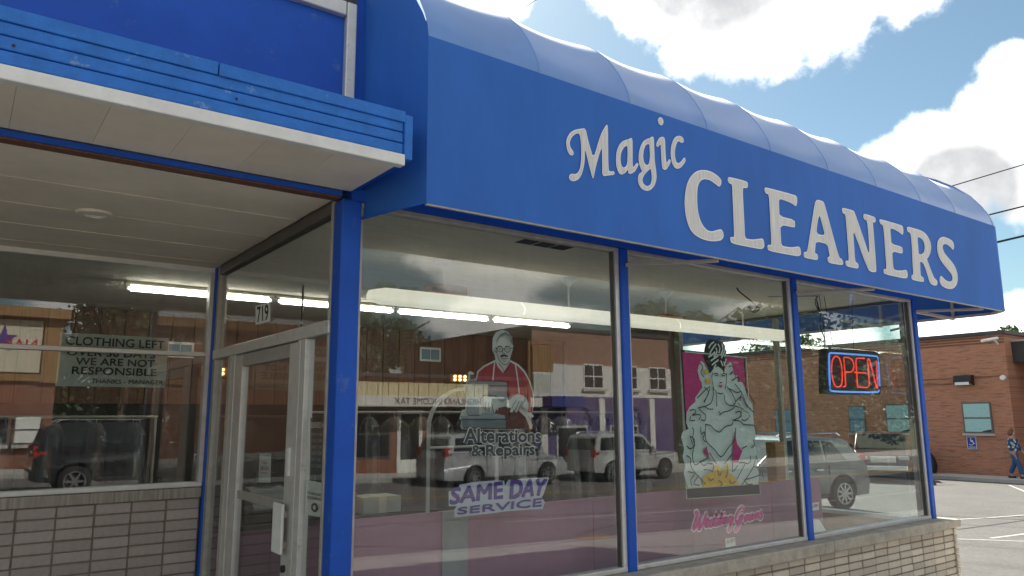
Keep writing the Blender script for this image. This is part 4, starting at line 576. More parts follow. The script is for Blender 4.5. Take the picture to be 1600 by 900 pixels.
for k, m in (('shirt', 'shirtred'), ('trousers', 'brownred'), ('machine', 'vgrey'), ('bed', 'vgrey'), ('base', 'vgrey2'), ('spool', 'brownred'), ('hand1', 'skinvinyl'), ('hand2', 'skinvinyl'), ('hair', 'vgrey2'), ('moustache', 'blackmatte')):
    D.fill({'hand1': 'hand', 'hand2': 'hand', 'bed': 'machine_bed', 'base': 'machine_base', 'machine': 'sewing_machine'}.get(k, k), [F[k]], m)
D.lines('drawn_lines', TAILOR['lines'], .0045, 'blackmatte', 2); D.lines('tape_measure', TAILOR['tape'], .010, 'skinvinyl', 2)
D = Deco('alterations_lettering', 'dark green window lettering reading Alterations & Repairs below the tailor', 'lettering', (2.9, -.008, 1.4), onY, -.003)
_q = TXQ['repair']
def _sub(u0, u1, v0=0.0): return [tuple((_q[0][i]*(1-u)+_q[1][i]*u)*(1-v)+(_q[3][i]*(1-u)+_q[2][i]*u)*v for i in (0, 1)) for u, v in ((u0, v0), (u1, v0), (u1, 1), (u0, 1))]
for t, q in (('Alterations', TXQ['alter']), ('&', _sub(0, .15, .2)), ('Repairs', _sub(.22, 1))):
    D.text('letter_edge', t, q, 'skinvinyl', bold=.13); D.text('letters', t, q, 'vgreen', bold=.065)
D = Deco('same_day_decal', 'purple on pale lilac window sticker reading SAME DAY SERVICE', 'sticker', (2.9, .01, 1.1), onY)
D.fill('backing', [TXQ['samebk']], 'lilac')
for t, q in (('SAME', TXQ['same']), ('DAY', TXQ['day']), ('SERVICE', TXQ['service'])): D.text('letters', t, q, 'purple', bold=.085, shear=.1)
D = Deco('bridal_decal', 'large window graphic of a bride in a pale gown on magenta', 'decal', (5.15, .01, 1.5), onY, .05)
F = BRIDE['fill']
for k, n, m in (('border', 'border', 'blackmatte'), ('panel', 'magenta_panel', 'magenta'), ('gown', 'gown', 'mint'), ('face', 'face', 'mint'), ('hair', 'hair', 'blackmatte'), ('barbk', 'bar_edge', 'skinvinyl'), ('bar', 'bar', 'blackmatte'), ('flowers', 'bouquet', 'gold'), ('cut1', 'magenta_gap', 'magenta'), ('cut2', 'magenta_gap', 'magenta'), ('ear1', 'earring', 'gold'), ('ear2', 'earring', 'gold'), ('lips', 'lips', 'magenta')):
    D.fill(n, [F[k]], m)
D.lines('drawn_lines', BRIDE['lines'], .009, 'blackmatte', 3); D.lines('hair_strands', BRIDE['hs'], .014, 'mint', 2)
_f = BRIDE['fill']['panel']
D.lines('panel_edge', [_f[:4]], .010, 'skinvinyl', 0)
D = Deco('wedding_gowns_lettering', 'pink script window lettering reading Wedding Gowns under the bride', 'lettering', (5.2, .01, .8), onY, .012)
D.lines('letter_edges', WEDDING, .046, 'paper', 4); D.step = .003
D.lines('letters', WEDDING, .026, 'pink', 4)
def sticker(name, label, loc, q, plane, start, bgm, lines, cat='sticker', step=.002):
    d = Deco(name, label, cat, loc, plane, start, step); d.fill('backing', [q], bgm)
    def at(u, v): return tuple((q[0][i]*(1-u)+q[1][i]*u)*(1-v)+(q[3][i]*(1-u)+q[2][i]*u)*v for i in (0, 1))
    f = d.nxt()
    for t, (u0, u1, v0, v1), m in lines:
        fq = [at(u0, v0), at(u1, v0), at(u1, v1), at(u0, v1)]
        if t: textquad(MB(), t, fq, f, bold=.03).build('letters', m, d.o)
        else: MB().poly([fq], f).build('printed_block', m, d.o)
    return d, at
sticker('alarm_sticker', 'small red and white alarm sticker at the foot of the bridal window', (5.16, .01, .56), [(5.09, .552), (5.23, .552), (5.23, .632), (5.09, .632)], onY, .014, 'red', [(None, (.05, .95, .06, .94), 'paper'), ('ALARM', (.12, .88, .5, .82), 'red')][:1]+[('ALARM', (.12, .88, .45, .85), 'red')])
sticker('alarm_sticker', 'small alarm sticker low in the window beside the OPEN sign', (6.4, .01, .78), [(6.30, .75), (6.448, .749), (6.457, .816), (6.31, .817)], onY, .014, 'paper', [('ALARM', (.12, .88, .4, .8), 'red')])
# things on the entrance glass (x = 1.73), stuck inside so the street still mirrors over them
def inx(a): return onX(1.742+a)
sticker('house_number', 'white plate with black number 719 on the glass above the door', (1.73, 1.3, 2.34), [(1.468, 2.275), (1.147, 2.27), (1.167, 2.408), (1.491, 2.42)], lambda a: onX(1.72+a), .0, 'paper', [('719', (.12, .88, .1, .9), 'blackmatte')], 'number plate')
sticker('holiday_notice', 'small white notice with red lettering taped inside the door glass', (1.73, 1.2, 1.26), [(1.31, 1.167), (1.063, 1.177), (1.074, 1.367), (1.309, 1.359)], inx, .004, 'paper', [('CLOSED', (.3, .7, .64, .70), 'red'), ('LABOR DAY', (.12, .88, .42, .55), 'red'), ('SEPTEMBER', (.25, .75, .3, .35), 'red'), (None, (.05, .95, .93, .97), 'vgrey'), (None, (.05, .95, .03, .06), 'vgrey')], 'notice')
d, at = sticker('surveillance_notice', 'white notice with a black camera symbol on the sidelight glass', (1.73, .28, 1.13), [(.405, 1.035), (.147, 1.044), (.152, 1.232), (.413, 1.236)], inx, .004, 'paper', [('THIS AREA IS UNDER', (.04, .96, .60, .68), 'blackmatte'), ('VIDEO SURVEILLANCE', (.04, .96, .47, .55), 'blackmatte')], 'notice')
d.fill('camera_symbol', [[at(.52+.22*math.cos(a*math.pi/4+.4), .25+.14*math.sin(a*math.pi/4+.4)) for a in range(8)]], 'blackmatte'); d.fill('camera_lens', [[at(.52+.09*math.cos(a*math.pi/4), .25+.07*math.sin(a*math.pi/4)) for a in range(8)]], 'paper')
rows = [('BUSINESS HOURS', (.05, .95, .82, .92), 'paper')]+[(t, (.08, .92, v, v+.055), 'vgrey') for t, v in (('MON 7:00 - 6:00', .68), ('TUE 7:00 - 6:00', .57), ('WED 7:00 - 6:00', .46), ('THU 7:00 - 6:00', .35), ('FRI 7:00 - 6:00', .24), ('SAT 8:00 - 3:00', .13))]
sticker('hours_board', 'black letter board headed BUSINESS HOURS on the sidelight glass', (1.73, .2, 1.43), [(.369, 1.266), (.075, 1.28), (.085, 1.602), (.405, 1.603)], inx, .004, 'black', rows, 'notice board')
sticker('yellow_sticker', 'yellow sticker low on the narrow glass left of the door', (1.73, 2.14, 1.16), [(2.222, 1.063), (2.06, 1.074), (2.068, 1.265), (2.23, 1.257)], inx, .004, 'yellow', [('NOTICE', (.1, .9, .7, .85), 'blackmatte'), (None, (.3, .7, .2, .5), 'blackmatte')])
sticker('payment_sticker', 'dark sticker with an orange base above the yellow sticker left of the door', (1.73, 2.15, 1.5), [(2.21, 1.397), (2.072, 1.401), (2.09, 1.607), (2.238, 1.607)], inx, .004, 'blackmatte', [(None, (.05, .95, .05, .4), 'wood_orange'), (None, (.1, .9, .6, .9), 'yellow')])
sg = Deco('clothing_notice', 'pale card reading CLOTHING LEFT OVER 30 DAYS WE ARE NOT RESPONSIBLE', 'notice', (.98, 2.62, 2.05), onY, 2.638)
box(.60, 1.375, 2.6405, 2.648, 1.852, 2.262).build('card', 'signgrey', sg.o)
for t, x0, x1, z0, z1 in (('CLOTHING LEFT', .64, 1.345, 2.17, 2.235), ('OVER 30 DAYS', .655, 1.28, 2.088, 2.148), ('WE ARE NOT', .72, 1.28, 2.018, 2.074), ('RESPONSIBLE', .70, 1.30, 1.945, 2.003), ('THANKS - MANAGER', .835, 1.355, 1.878, 1.910)): sg.text('letters', t, rectq(x0, x1, z0, z1), 'blackmatte', bold=.03)
# ================================================================== OPEN sign
def rounded(p):
    q = [p[0]]
    for a, b in zip(p, p[1:]): q += [tuple(a[i]*.8+b[i]*.2 for i in (0, 1)), tuple(a[i]*.2+b[i]*.8 for i in (0, 1))]
    return q+[p[-1]]
op = thing('open_sign', 'lit red OPEN sign with a blue border in a black case', 'neon sign', (7.85, .4, 1.82))
fc = chaikin(OPENS['face'], 1)
mb = MB(); n = len(fc); mb.poly([fc], onY(.36)); mb.poly([fc], onY(.455)); mb.add([(x, y, z) for y in (.36, .455) for x, z in fc], [(i, (i+1) % n, n+(i+1) % n, n+i) for i in range(n)]); mb.build('case', 'black', op)
MB().tube([(x, .35, z) for x, z in rounded(OPENS['blue'])], .010, 8).build('blue_tube', 'neonblue', op, smooth=True)
for l in OPENS['red']: MB().tube([(x, .345, z) for x, z in smoothline(l, 4)], .0075, 8).build('red_tube', 'neonred', op, smooth=True)
for x, x2 in ((7.425, 7.40), (7.561, 7.49), (7.961, 8.05)): MB().tube([(x, .40, 2.29), (x2, .42, 2.878)], .0035, 5).build('hanging_chain', 'black', op)
def cable(name, label, pts, r=.006):
    o = MB().tube(smoothline(pts, 5), r, 6).build(name, 'black', None, smooth=True); return tag(o, label, 'cable')
cable('power_cable', 'black cable hanging from the ceiling to the OPEN sign', [(7.42, .45, 2.879), (7.36, .45, 2.80), (7.43, .46, 2.72), (7.39, .45, 2.83), (7.44, .45, 2.68), (7.40, .44, 2.55), (7.43, .42, 2.42), (7.42, .42, 2.30)])
cable('coiled_cable', 'coiled black cable hanging at a ceiling plug by the blue post', [(6.25, .62, 2.876), (6.27, .6, 2.83), (6.40, .56, 2.74), (6.48, .55, 2.68), (6.36, .55, 2.70), (6.30, .55, 2.66), (6.42, .55, 2.63), (6.50, .55, 2.68), (6.34, .55, 2.68), (6.36, .55, 2.64), (6.5, .55, 2.66)], .007)
cable('loose_wire', 'thin black wire strung along the shop ceiling near the OPEN sign', [(6.6, .5, 2.80), (7.0, .5, 2.84), (7.4, .45, 2.872)], .004)
# ================================================================== interior
lx = thing('pendant_light', 'long cream light hung on four rods from the shop ceiling', 'ceiling light', (5.2, 1.22, 2.5))
for a, b in ((2.50, 3.93), (3.94, 5.95), (5.96, 7.92)):
    prof = [(-.10, 2.50), (-.085, 2.485), (.085, 2.485), (.10, 2.50), (.10, 2.545), (.045, 2.60), (-.045, 2.60), (-.10, 2.545)]
    mb = MB(); n = len(prof); ta = .12 if a < 2.6 else 0
    vs = [(a, 1.22+p*(.55 if ta else 1), 2.54+(z-2.54)*(.6 if ta else 1)) for p, z in prof]+[(a+.12, 1.22+p, z) for p, z in prof]+[(b, 1.22+p, z) for p, z in prof]
    mb.add(vs, [(k*n+i, (k+1)*n+i, (k+1)*n+(i+1) % n, k*n+(i+1) % n) for k in (0, 1) for i in range(n)]+[tuple(range(n)), tuple(range(3*n-1, 2*n-1, -1))]); mb.build('diffuser', 'fixture', lx)
for x in (3.17, 4.53, 5.86, 7.13):
    MB().lathe([(0, -.075), (.02, -.07), (.03, -.05), (.075, -.02), (.078, 0)], (x, 1.22, 2.879), 'z', 20).build('rod_canopy', 'white_metal', lx, smooth=True); MB().tube([(x, 1.22, 2.6), (x, 1.22, 2.82)], .009, 8).build('rod', 'white_metal', lx)
cb = box(3.02, 3.36, 1.15, 1.29, 2.603, 2.675).build('cardboard_box', 'wood_orange', None, bevel=.006); tag(cb, 'flat brown box lying on the hanging cream light', 'box')
bx = box(5.75, 6.10, 1.16, 1.28, 2.603, 2.640).build('dried_garland', 'tan', None, bevel=.015); tag(bx, 'small brown bundle lying on the far part of the hanging light', 'bundle')
wl = ['first strip light, nearest the left window, on the shop ceiling', 'second strip light from the left on the shop ceiling', 'third strip light from the left on the shop ceiling', 'last strip light on the right of the ceiling row']
for i, (a, b) in enumerate(((1.20, 2.54), (2.62, 3.95), (4.02, 5.28), (5.36, 6.62))):
    t = thing('strip_light', wl[i], 'strip light', ((a+b)/2, 3.66, 2.8), 'bare fluorescent strip lights')
    box(a-.03, b+.03, 3.62, 3.70, 2.845, 2.878).build('housing', 'cream', t); MB().tube([(a, 3.66, 2.81), (b, 3.66, 2.81)], .024, 10).build('tube', 'tube', t)
    for x in (a, b): box(x-.02, x+.02, 3.64, 3.68, 2.785, 2.845).build('lamp_holder', 'white_metal', t)
vt = thing('ceiling_vent', 'dark slotted vent in the ceiling behind the tailor window', 'vent', (3.45, .22, 2.88))
box(3.20, 3.70, .15, .31, 2.874, 2.879).build('frame', 'white_metal', vt)
for i in range(3): box(3.215+i*.162, 3.36+i*.162, .165, .295, 2.871, 2.8735).build('grille', 'dark', vt)
sc = thing('security_camera', 'small dark security camera on the shop wall left of the tailor', 'camera', (2.6, 2.9, 2.4))
pc = thing('front_counter', 'low mauve panelled counter behind the front windows', 'counter', (4.5, .3, 0))
for a, b in ((1.95, 2.59), (2.79, 3.9), (3.905, 5.0), (5.005, 6.1), (6.105, 6.9)): box(a, b, .26, .30, 0, 1.0).build('panel', 'mauve', pc)
box(2.592, 2.788, .25, .31, 0, 1.0).build('post', 'greypost', pc)
box(1.95, 6.9, .31, .36, .92, .985).build('shelf', 'dark', pc)
bk = thing('service_counter', 'mauve counter deeper inside the shop behind the entrance door', 'counter', (2.6, 3.2, 0))
box(1.85, 4.3, 3.1, 3.14, 0, .60).build('panel', 'mauve', bk); box(1.85, 4.3, 3.05, 3.6, .602, .64).build('counter_top', 'dark', bk)
wp = box(6.90, 7.06, .74, .86, 0, 1.33).build('display_post', 'wood_orange', None, bevel=.01); tag(wp, 'brown wooden display post behind the bridal window', 'post')
ap = thing('garment_rail', 'white arched pipe rail standing in the shop behind the tailor window', 'rail', (3.7, 2.2, 0))
MB().tube([(3.61, 2.2, 0), (3.61, 2.2, 1.50)]+[(4.0-.39*math.cos(R(a)), 2.2, 1.50+.37*math.sin(R(a))) for a in range(10, 181, 14)]+[(4.39, 2.2, 1.45), (4.39, 2.2, 0)], .02, 10).build('pipe', 'white_metal', ap, smooth=True)
MB().tube([(3.61, 2.2, 1.32), (4.39, 2.2, 1.32)], .012, 8).build('cross_bar', 'white_metal', ap)
rl = thing('clothes_conveyor', 'long steel clothes rail along the dark back of the shop', 'rail', (4.5, 3.6, 1.66))
MB().tube([(2.9, 3.75, 1.66), (8.0, 3.75, 1.66)], .015, 8).build('rail', 'alu', rl)
for x in (2.95, 5.4, 7.95): MB().tube([(x, 3.75, 0), (x, 3.75, 1.66)], .016, 8).build('stand', 'alu', rl)
MT['bag'] = glassmat('clear_garment_bag', .05, (.86, .86, .86), .22)
GC = [('black', (.012, .012, .014)), ('charcoal', (.035, .035, .04)), ('grey', (.12, .12, .12)), ('brown', (.07, .04, .025)), ('navy', (.012, .018, .05)), ('tan', (.16, .10, .06)), ('white', (.45, .45, .43))]
for n, c in GC: MT['cl_'+n] = mat(n+'_cloth', c, .9, var=.2, scale=8)
def garment_mesh(seed):
    rg = random.Random(seed); mb = MB(); vs = []; n = 16; rowsz = [(0, .05, .03), (-.03, .12, .05), (-.10, .24, .07), (-.3, .25, .08), (-.6, .25, .09), (-.95, .27, .10), (-1.05, .27, .10)]
    for z, wx, wy in rowsz:
        for k in range(n):
            a = 2*math.pi*k/n; f = 1+.12*math.sin(5*a+rg.random()*.6)*(-z); vs.append((wy*math.cos(a)*f, wx*math.sin(a)*f, z))
    m = len(rowsz); mb.add(vs, [(i*n+k, i*n+(k+1) % n, (i+1)*n+(k+1) % n, (i+1)*n+k) for i in range(m-1) for k in range(n)]+[tuple(range((m-1)*n, m*n))]); return mb
gx = 3.05
names = ['near the left end of', 'second on', 'third on', 'fourth on', 'fifth on', 'sixth on', 'seventh on', 'eighth on', 'ninth on', 'tenth on', 'eleventh on', 'twelfth on', 'thirteenth on', 'fourteenth on', 'fifteenth on', 'last on']
order = [0, 2, 1, 3, 5, 1, 0, 4, 6, 0, 3, 2, 1, 0, 5, 2]
for i in range(16):
    cn = GC[order[i]][0]; t = thing('hanging_garment', f'{cn} garment in clear plastic, {names[i]} the back clothes rail', 'garment', (gx, 3.75, 1.6), 'garments hung on the clothes rail', random.uniform(-.25, .25))
    g = garment_mesh(i); b = g.build('garment', 'cl_'+cn, t, local=True, smooth=True); 
    c = g.build('plastic_bag', 'bag', t, local=True, smooth=True); c.scale = (1.18, 1.08, 1.04); c.location = (0, 0, .012)
    MB().tube([(0, 0, 0), (0, 0, .04), (0, .02, .06), (0, .0, .075)], .004, 5).build('hook', 'alu', t, local=True)
    gx += random.uniform(.24, .36)
cr = thing('cash_register', 'dark cash register on the inner counter seen through the door glass', 'cash register', (2.5, 3.3, .64))
box(2.3, 2.7, 3.15, 3.5, .641, .76).build('drawer', 'black', cr, bevel=.01); MB().add([(2.33, 3.2, .761), (2.67, 3.2, .761), (2.67, 3.48, .761), (2.33, 3.48, .761), (2.33, 3.32, .93), (2.67, 3.32, .93), (2.67, 3.48, .95), (2.33, 3.48, .95)], [(0,1,5,4),(1,2,6,5),(2,3,7,6),(3,0,4,7),(4,5,6,7)]).build('keyboard_hood', 'vgrey', cr); box(2.4, 2.6, 3.40, 3.44, .95, 1.08).build('display', 'black', cr)
for i, (x, w, h, m, lb) in enumerate(((3.0, .34, .22, 'tan', 'brown carton on the inner counter beside the cash register'), (3.42, .42, .16, 'signgrey', 'flat pale carton on the inner counter right of the brown carton'))):
    t = thing('carton', lb, 'box', (x, 3.3, .64)); box(x, x+w, 3.15, 3.5, .641, .641+h).build('box', m, t); box(x+w*.4, x+w*.6, 3.148, 3.502, .640, .643+h).build('tape', 'cream', t)
nr = thing('clothes_rail', 'short steel clothes rail behind the left window', 'rail', (.8, 3.7, 0)); MB().tube([(-.6, 3.7, 1.62), (1.55, 3.7, 1.62)], .014, 8).build('rail', 'alu', nr)
for x in (-.58, 1.53): MB().tube([(x, 3.7, 0), (x, 3.7, 1.62)], .014, 8).build('stand', 'alu', nr)
for i, (x, c) in enumerate(((-.3, 1), (.05, 4), (.36, 2), (.72, 0), (1.04, 3), (1.34, 1))):
    cn = GC[c][0]; t = thing('hanging_garment', f'{cn} garment in plastic, {["leftmost", "second", "third", "fourth", "fifth", "rightmost"][i]} on the short rail behind the left window', 'garment', (x, 3.7, 1.56), 'garments on the short rail', random.uniform(-.3, .3))
    g = garment_mesh(40+i); g.build('garment', 'cl_'+cn, t, local=True, smooth=True); c_ = g.build('plastic_bag', 'bag', t, local=True, smooth=True); c_.scale = (1.18, 1.08, 1.04); c_.location = (0, 0, .012)
    MB().tube([(0, 0, 0), (0, 0, .04), (0, .02, .06), (0, 0, .075)], .004, 5).build('hook', 'alu', t, local=True)
for i, (x0, x1, z0, z1, lb) in enumerate(((2.0, 2.32, 2.34, 2.53, 'small white-framed hatch window on the wood wall seen through the left window'), (5.51, 5.87, 2.43, 2.64, 'small white-framed hatch window on the wood wall behind the tailor'))):
    t = thing('hatch_window', lb, 'window', (x0, 5.78, z0))
    box(x0, x1, 5.765, 5.782, z0, z1).build('frame', 'white_metal', t)
    for k in (0, 1): a = x0+.03+k*(x1-x0-.045)/2; box(a, a+(x1-x0-.075)/2, 5.758, 5.7645, z0+.03, z1-.03).build('pane', 'bluepane', t)
MT['amber'] = mat('lit_amber_lamp', (.8, .5, .2), .5, emit=((1, .62, .25), 2.2))
for (x, z, lb) in ((6.0, 2.13, 'lit brass wall lamp on the wood wall behind the tailor'), (2.4, 2.12, 'lit brass wall lamp on the wood wall behind the left window')):
    t = thing('wall_lamp', lb, 'lamp', (x, 5.7, z)); box(x, x+.34, 5.70, 5.79, z, z+.12).build('backplate', 'tan', t)
    for k in range(3):
        for j in (0, 1): MB().lathe([(0, -.03), (.02, -.02), (.02, 0)], (x+.08+k*.09, 5.70, z+.035+j*.05), 'y', 8).build('bulb', 'amber', t)
box(2.58, 2.66, 2.86, 3.0, 2.36, 2.43).build('body', 'black', sc, bevel=.01); MB().tube([(2.62, 2.95, 2.43), (2.62, 2.95, 2.878)], .01, 6).build('mount', 'black', sc)
for (x, z, lb) in ((.55, 2.34, 'thin white pull rod hanging from the ceiling by the number plate'),): pass
pr = MB().tube([(2.05, 3.5, 2.878), (2.05, 3.5, 2.52)], .010, 6).build('ceiling_rod', 'white_metal', None); tag(pr, 'thin white rod hanging from the shop ceiling behind the left window', 'rod')
ch = thing('white_chair', 'white chair frame seen low behind the bridal window', 'chair', (7.9, 2.1, 0))
for x, y in ((7.7, 1.9), (8.1, 1.9), (7.7, 2.3), (8.1, 2.3)): MB().tube([(x, y, 0), (x, y, .9 if y > 2 else .45)], .015, 6).build('leg', 'white_metal', ch)
box(7.68, 8.12, 1.88, 2.32, .44, .47).build('seat', 'white_metal', ch)
for z in (.62, .74, .86): box(7.7, 8.1, 2.29, 2.31, z, z+.04).build('back_slat', 'white_metal', ch)
cw = MB().add([(6.56, .16, .50), (6.80, .16, .50), (6.80, .30, .50), (6.56, .30, .50), (6.62, .2, .62), (6.74, .2, .62), (6.74, .26, .62), (6.62, .26, .62)], [(0,1,5,4),(1,2,6,5),(2,3,7,6),(3,0,4,7),(4,5,6,7)]).build('paper_shade', 'paper', None); tag(cw, 'small white folded paper on the window ledge under the OPEN sign', 'paper')
# ================================================================== vehicles
def wheelmesh(r, w=.21, spokes=7):
    ty = MB().lathe([(r*.62, -w/2), (r*.80, -w/2), (r*.95, -w*.46), (r, -w*.33), (r, w*.33), (r*.95, w*.46), (r*.80, w/2), (r*.62, w/2), (r*.60, 0)], (0, 0, 0), 'y', 32)
    ri = MB().lathe([(r*.64, -w*.46), (r*.60, -w*.46), (r*.57, -w*.2), (0, -w*.15)], (0, 0, 0), 'y', 32)
    rm = MB().lathe([(r*.66, -w*.44), (r*.66, -w*.52), (r*.59, -w*.52), (r*.58, -w*.3)], (0, 0, 0), 'y', 32); rm.lathe([(r*.16, -w*.25), (r*.16, -w*.5), (0, -w*.52)], (0, 0, 0), 'y', 16)
    for k in range(spokes):
        a = 2*math.pi*k/spokes; c, s = math.cos(a), math.sin(a); q = r*.055
        rm.add([(c*r*.1-s*q*1.5, -w*.5, s*r*.1+c*q*1.5), (c*r*.1+s*q*1.5, -w*.5, s*r*.1-c*q*1.5), (c*r*.61+s*q, -w*.5, s*r*.61-c*q), (c*r*.61-s*q, -w*.5, s*r*.61+c*q),
                (c*r*.1-s*q*1.5, -w*.22, s*r*.1+c*q*1.5), (c*r*.1+s*q*1.5, -w*.22, s*r*.1-c*q*1.5), (c*r*.61+s*q, -w*.22, s*r*.61-c*q), (c*r*.61-s*q, -w*.22, s*r*.61+c*q)], [(0,1,2,3),(0,4,5,1),(1,5,6,2),(2,6,7,3),(3,7,4,0)])
    return ty, ri, rm
def prism(side, fy, name, m, parent, bevel=.03):
    mb = MB(); n = len(side); vs = [(x, -fy(x, z), z) for x, z in side]+[(x, fy(x, z), z) for x, z in side]
    tri = tessellate_polygon([[Vector((x, z, 0)) for x, z in side]]); fs = []
    for t in tri:
        a, b, c = (side[i] for i in t); ar = (b[0]-a[0])*(c[1]-a[1])-(c[0]-a[0])*(b[1]-a[1]); t = t if ar > 0 else t[::-1]
        if abs(ar) < 1e-9: continue
        fs += [tuple(t), tuple(i+n for i in t[::-1])]
    ar = sum(side[i][0]*side[(i+1) % n][1]-side[(i+1) % n][0]*side[i][1] for i in range(n))
    fs += [((i, n+i, n+(i+1) % n, (i+1) % n) if ar > 0 else ((i+1) % n, n+(i+1) % n, n+i, i)) for i in range(n)]
    mb.add(vs, fs); o = mb.build(name, m, parent, local=True, smooth=True, sharp=32)
    if bevel:
        bm = bmesh.new(); bm.from_mesh(o.data); ed = [e for e in bm.edges if len(e.link_faces) == 2 and e.calc_face_angle(0) > R(32)]
        bmesh.ops.bevel(bm, geom=ed, offset=bevel, segments=3, affect='EDGES', clamp_overlap=True); bm.to_mesh(o.data); bm.free(); o.data.shade_smooth(); o.data.set_sharp_from_angle(angle=R(38))
    return o
def car(name, label, x, y, rz, pm, sp, group=None, cat='car', z=None):
    t = thing(name, label, cat, (x, y, (G(x)-.13 if z is None else z)), group, rz)
    Wd, r, fa, ra, belt = sp['W']/2, sp['r'], sp['fa'], sp['ra'], sp['belt']; top = sp['top']; xf = max(p[0] for p in top); xr = min(p[0] for p in top); zb = sp.get('zb', .28)
    def fy(x, z):
        w = Wd
        if x > xf-.75: w *= 1-.16*((x-(xf-.75))/.75)**2
        if x < xr+.6: w *= 1-.10*((xr+.6-x)/.6)**2
        if z < .55: w *= .955+.045*max(0, (z-zb))/(.55-zb)
        if z > belt-.02: w *= .965
        return w
    def arch(c): R_ = r*1.20; return [(c+R_*math.cos(a), max(zb, r+R_*math.sin(a))) for a in [math.pi*k/12-.3+.6*0 for k in range(0, 15)] if True]
    def archpts(c):
        R_ = r*1.19; a0 = math.asin(max(-1, min(1, (zb-r)/R_))); pts = []
        for k in range(15): a = a0+(math.pi-2*a0)*k/14; pts.append((c+R_*math.cos(a), r+R_*math.sin(a)))
        return pts
    side = list(top)+[p for p in archpts(fa)]+[p for p in archpts(ra)]
    prism(side, fy, 'body', pm, t, .035)
    gh = sp['gh']; zt = max(p[1] for p in gh); z0 = min(p[1] for p in gh)
    def gy(x, z): return Wd*(.955-(sp.get('tumble', .17))*((z-z0)/(zt-z0))**1.25)
    prism(gh, gy, 'cabin', pm, t, .04)
    for w in sp['win']:
        for s in (-1, 1):
            mb = MB(); n = len(w); vs = [(x, s*(gy(x, z)-.012), z) for x, z in w]+[(x, s*(gy(x, z)+.006), z) for x, z in w]
            tri = tessellate_polygon([[Vector((x, z, 0)) for x, z in w]]); mb.add(vs, [tuple(i+n for i in q) for q in tri]+[(i, (i+1) % n, n+(i+1) % n, n+i) for i in range(n)]); mb.build('side_window', 'carglass', t, local=True)
    for nm, (a, b) in (('windscreen', sp['ws']), ('rear_window', sp['rw'])):
        a = Vector((a[0], 0, a[1])); b = Vector((b[0], 0, b[1])); nrm = (b-a).cross(Vector((0, 1, 0))).normalized(); sgn = 1 if (nrm.x > 0) == (nm == 'windscreen') else -1
        mb = MB(); vs = []
        for off in (.008, -.02):
            for p in (a, b):
                for s in (-1, 1): q = p+nrm*sgn*off; vs.append((q.x, s*(gy(p.x, p.z)-.09), q.z))
        mb.add(vs, [(0, 1, 3, 2), (0, 2, 6, 4), (1, 5, 7, 3), (0, 4, 5, 1), (2, 3, 7, 6)]); mb.build(nm, 'carglass', t, local=True)
    prism([(xr+.25, zb+.02), (xf-.25, zb+.02), (xf-.35, r*2.05), (xr+.35, r*2.05)], lambda x, z: Wd*.74, 'underbody', 'trimblack', t, 0)
    ty, ri, rm = wheelmesh(r, sp.get('tw', .23), sp.get('spokes', 7))
    mt = None
    for cx in (fa, ra):
        for s in (-1, 1):
            if mt is None: w = ty.build('wheel', 'tyre', t, local=True, smooth=True); q = ri.build('rim_well', 'trimblack', w, local=True); p = rm.build('rim', 'rim', w, local=True, smooth=True); mt = (w, q, p)
            else: w = cpy(mt[0], t); cpy(mt[1], w); cpy(mt[2], w)
            w.location = (cx, s*(Wd-.105), r); w.rotation_euler = (0, 0, 0 if s < 0 else math.pi)
    def pc(name, m, x0, x1, y0, y1, z0, z1, bev=.01): return box(x0, x1, y0, y1, z0, z1).build(name, m, t, local=True, bevel=bev)
    fz = sp.get('lz', .68); rzz = sp.get('tz', .95)
    for s in (-1, 1):
        a, b = sorted((s*Wd*.50, s*Wd*.865)); pc('headlight', 'lens', xf-.42, xf-sp.get('hl', .10), a, b, fz, fz+.16, .03)
        a, b = sorted((s*Wd*.70, s*Wd*.915)); pc('tail_light', 'redlens', xr+sp.get('tl', .02), xr+.30, a, b, rzz-.17, rzz+.12, .02)
        a, b = sorted((s*(Wd-.02), s*(Wd+.17))); cx = sp['ws'][0][0]-.25; pc('wing_mirror', pm, cx-.09, cx+.05, a, b, belt+.02, belt+.17, .035)
        for hx in sp['handles']: a, b = sorted((s*(Wd*.955), s*(Wd+.02))); pc('door_handle', sp.get('hm', pm), hx-.10, hx+.10, a, b, belt-.14, belt-.10, .008)
        for dx in sp['seams']: a, b = sorted((s*(Wd-.02), s*(Wd+.0015))); pc('door_seam', 'trimblack', dx-.005, dx+.005, a, b, zb+.08, belt-.03, 0)
        a, b = sorted((s*(Wd*.90), s*(Wd+.012))); pc('sill_trim', sp.get('sm', 'trimblack'), ra+r*1.25, fa-r*1.25, a, b, zb-.01, zb+.09, .01)
        if sp.get('rails'): q = sp['rails']; MB().tube([(q[0], s*Wd*.66, zt-.01), (q[0]+.12, s*Wd*.66, zt+.055), (q[1]-.12, s*Wd*.66, zt+.055), (q[1], s*Wd*.66, zt-.01)], .018, 6).build('roof_rail', 'chrome', t, local=True)
    pc('grille', sp.get('gm', 'trimblack'), xf-.2, xf+.012, -Wd*.42, Wd*.42, fz-.08, fz+.16, .02); pc('front_bumper', sp.get('bm', pm), xf-.3, xf+.05, -Wd*.80, Wd*.80, zb+.02, zb+.24, .05); pc('rear_bumper', sp.get('bm', pm), xr-.045, xr+.3, -Wd*.84, Wd*.84, zb+.06, zb+.30, .05)
    pc('number_plate', 'paper', xr-.055, xr-.04, -.15, .15, rzz-.22, rzz-.08, 0) if not sp.get('noplate') else None
    return t
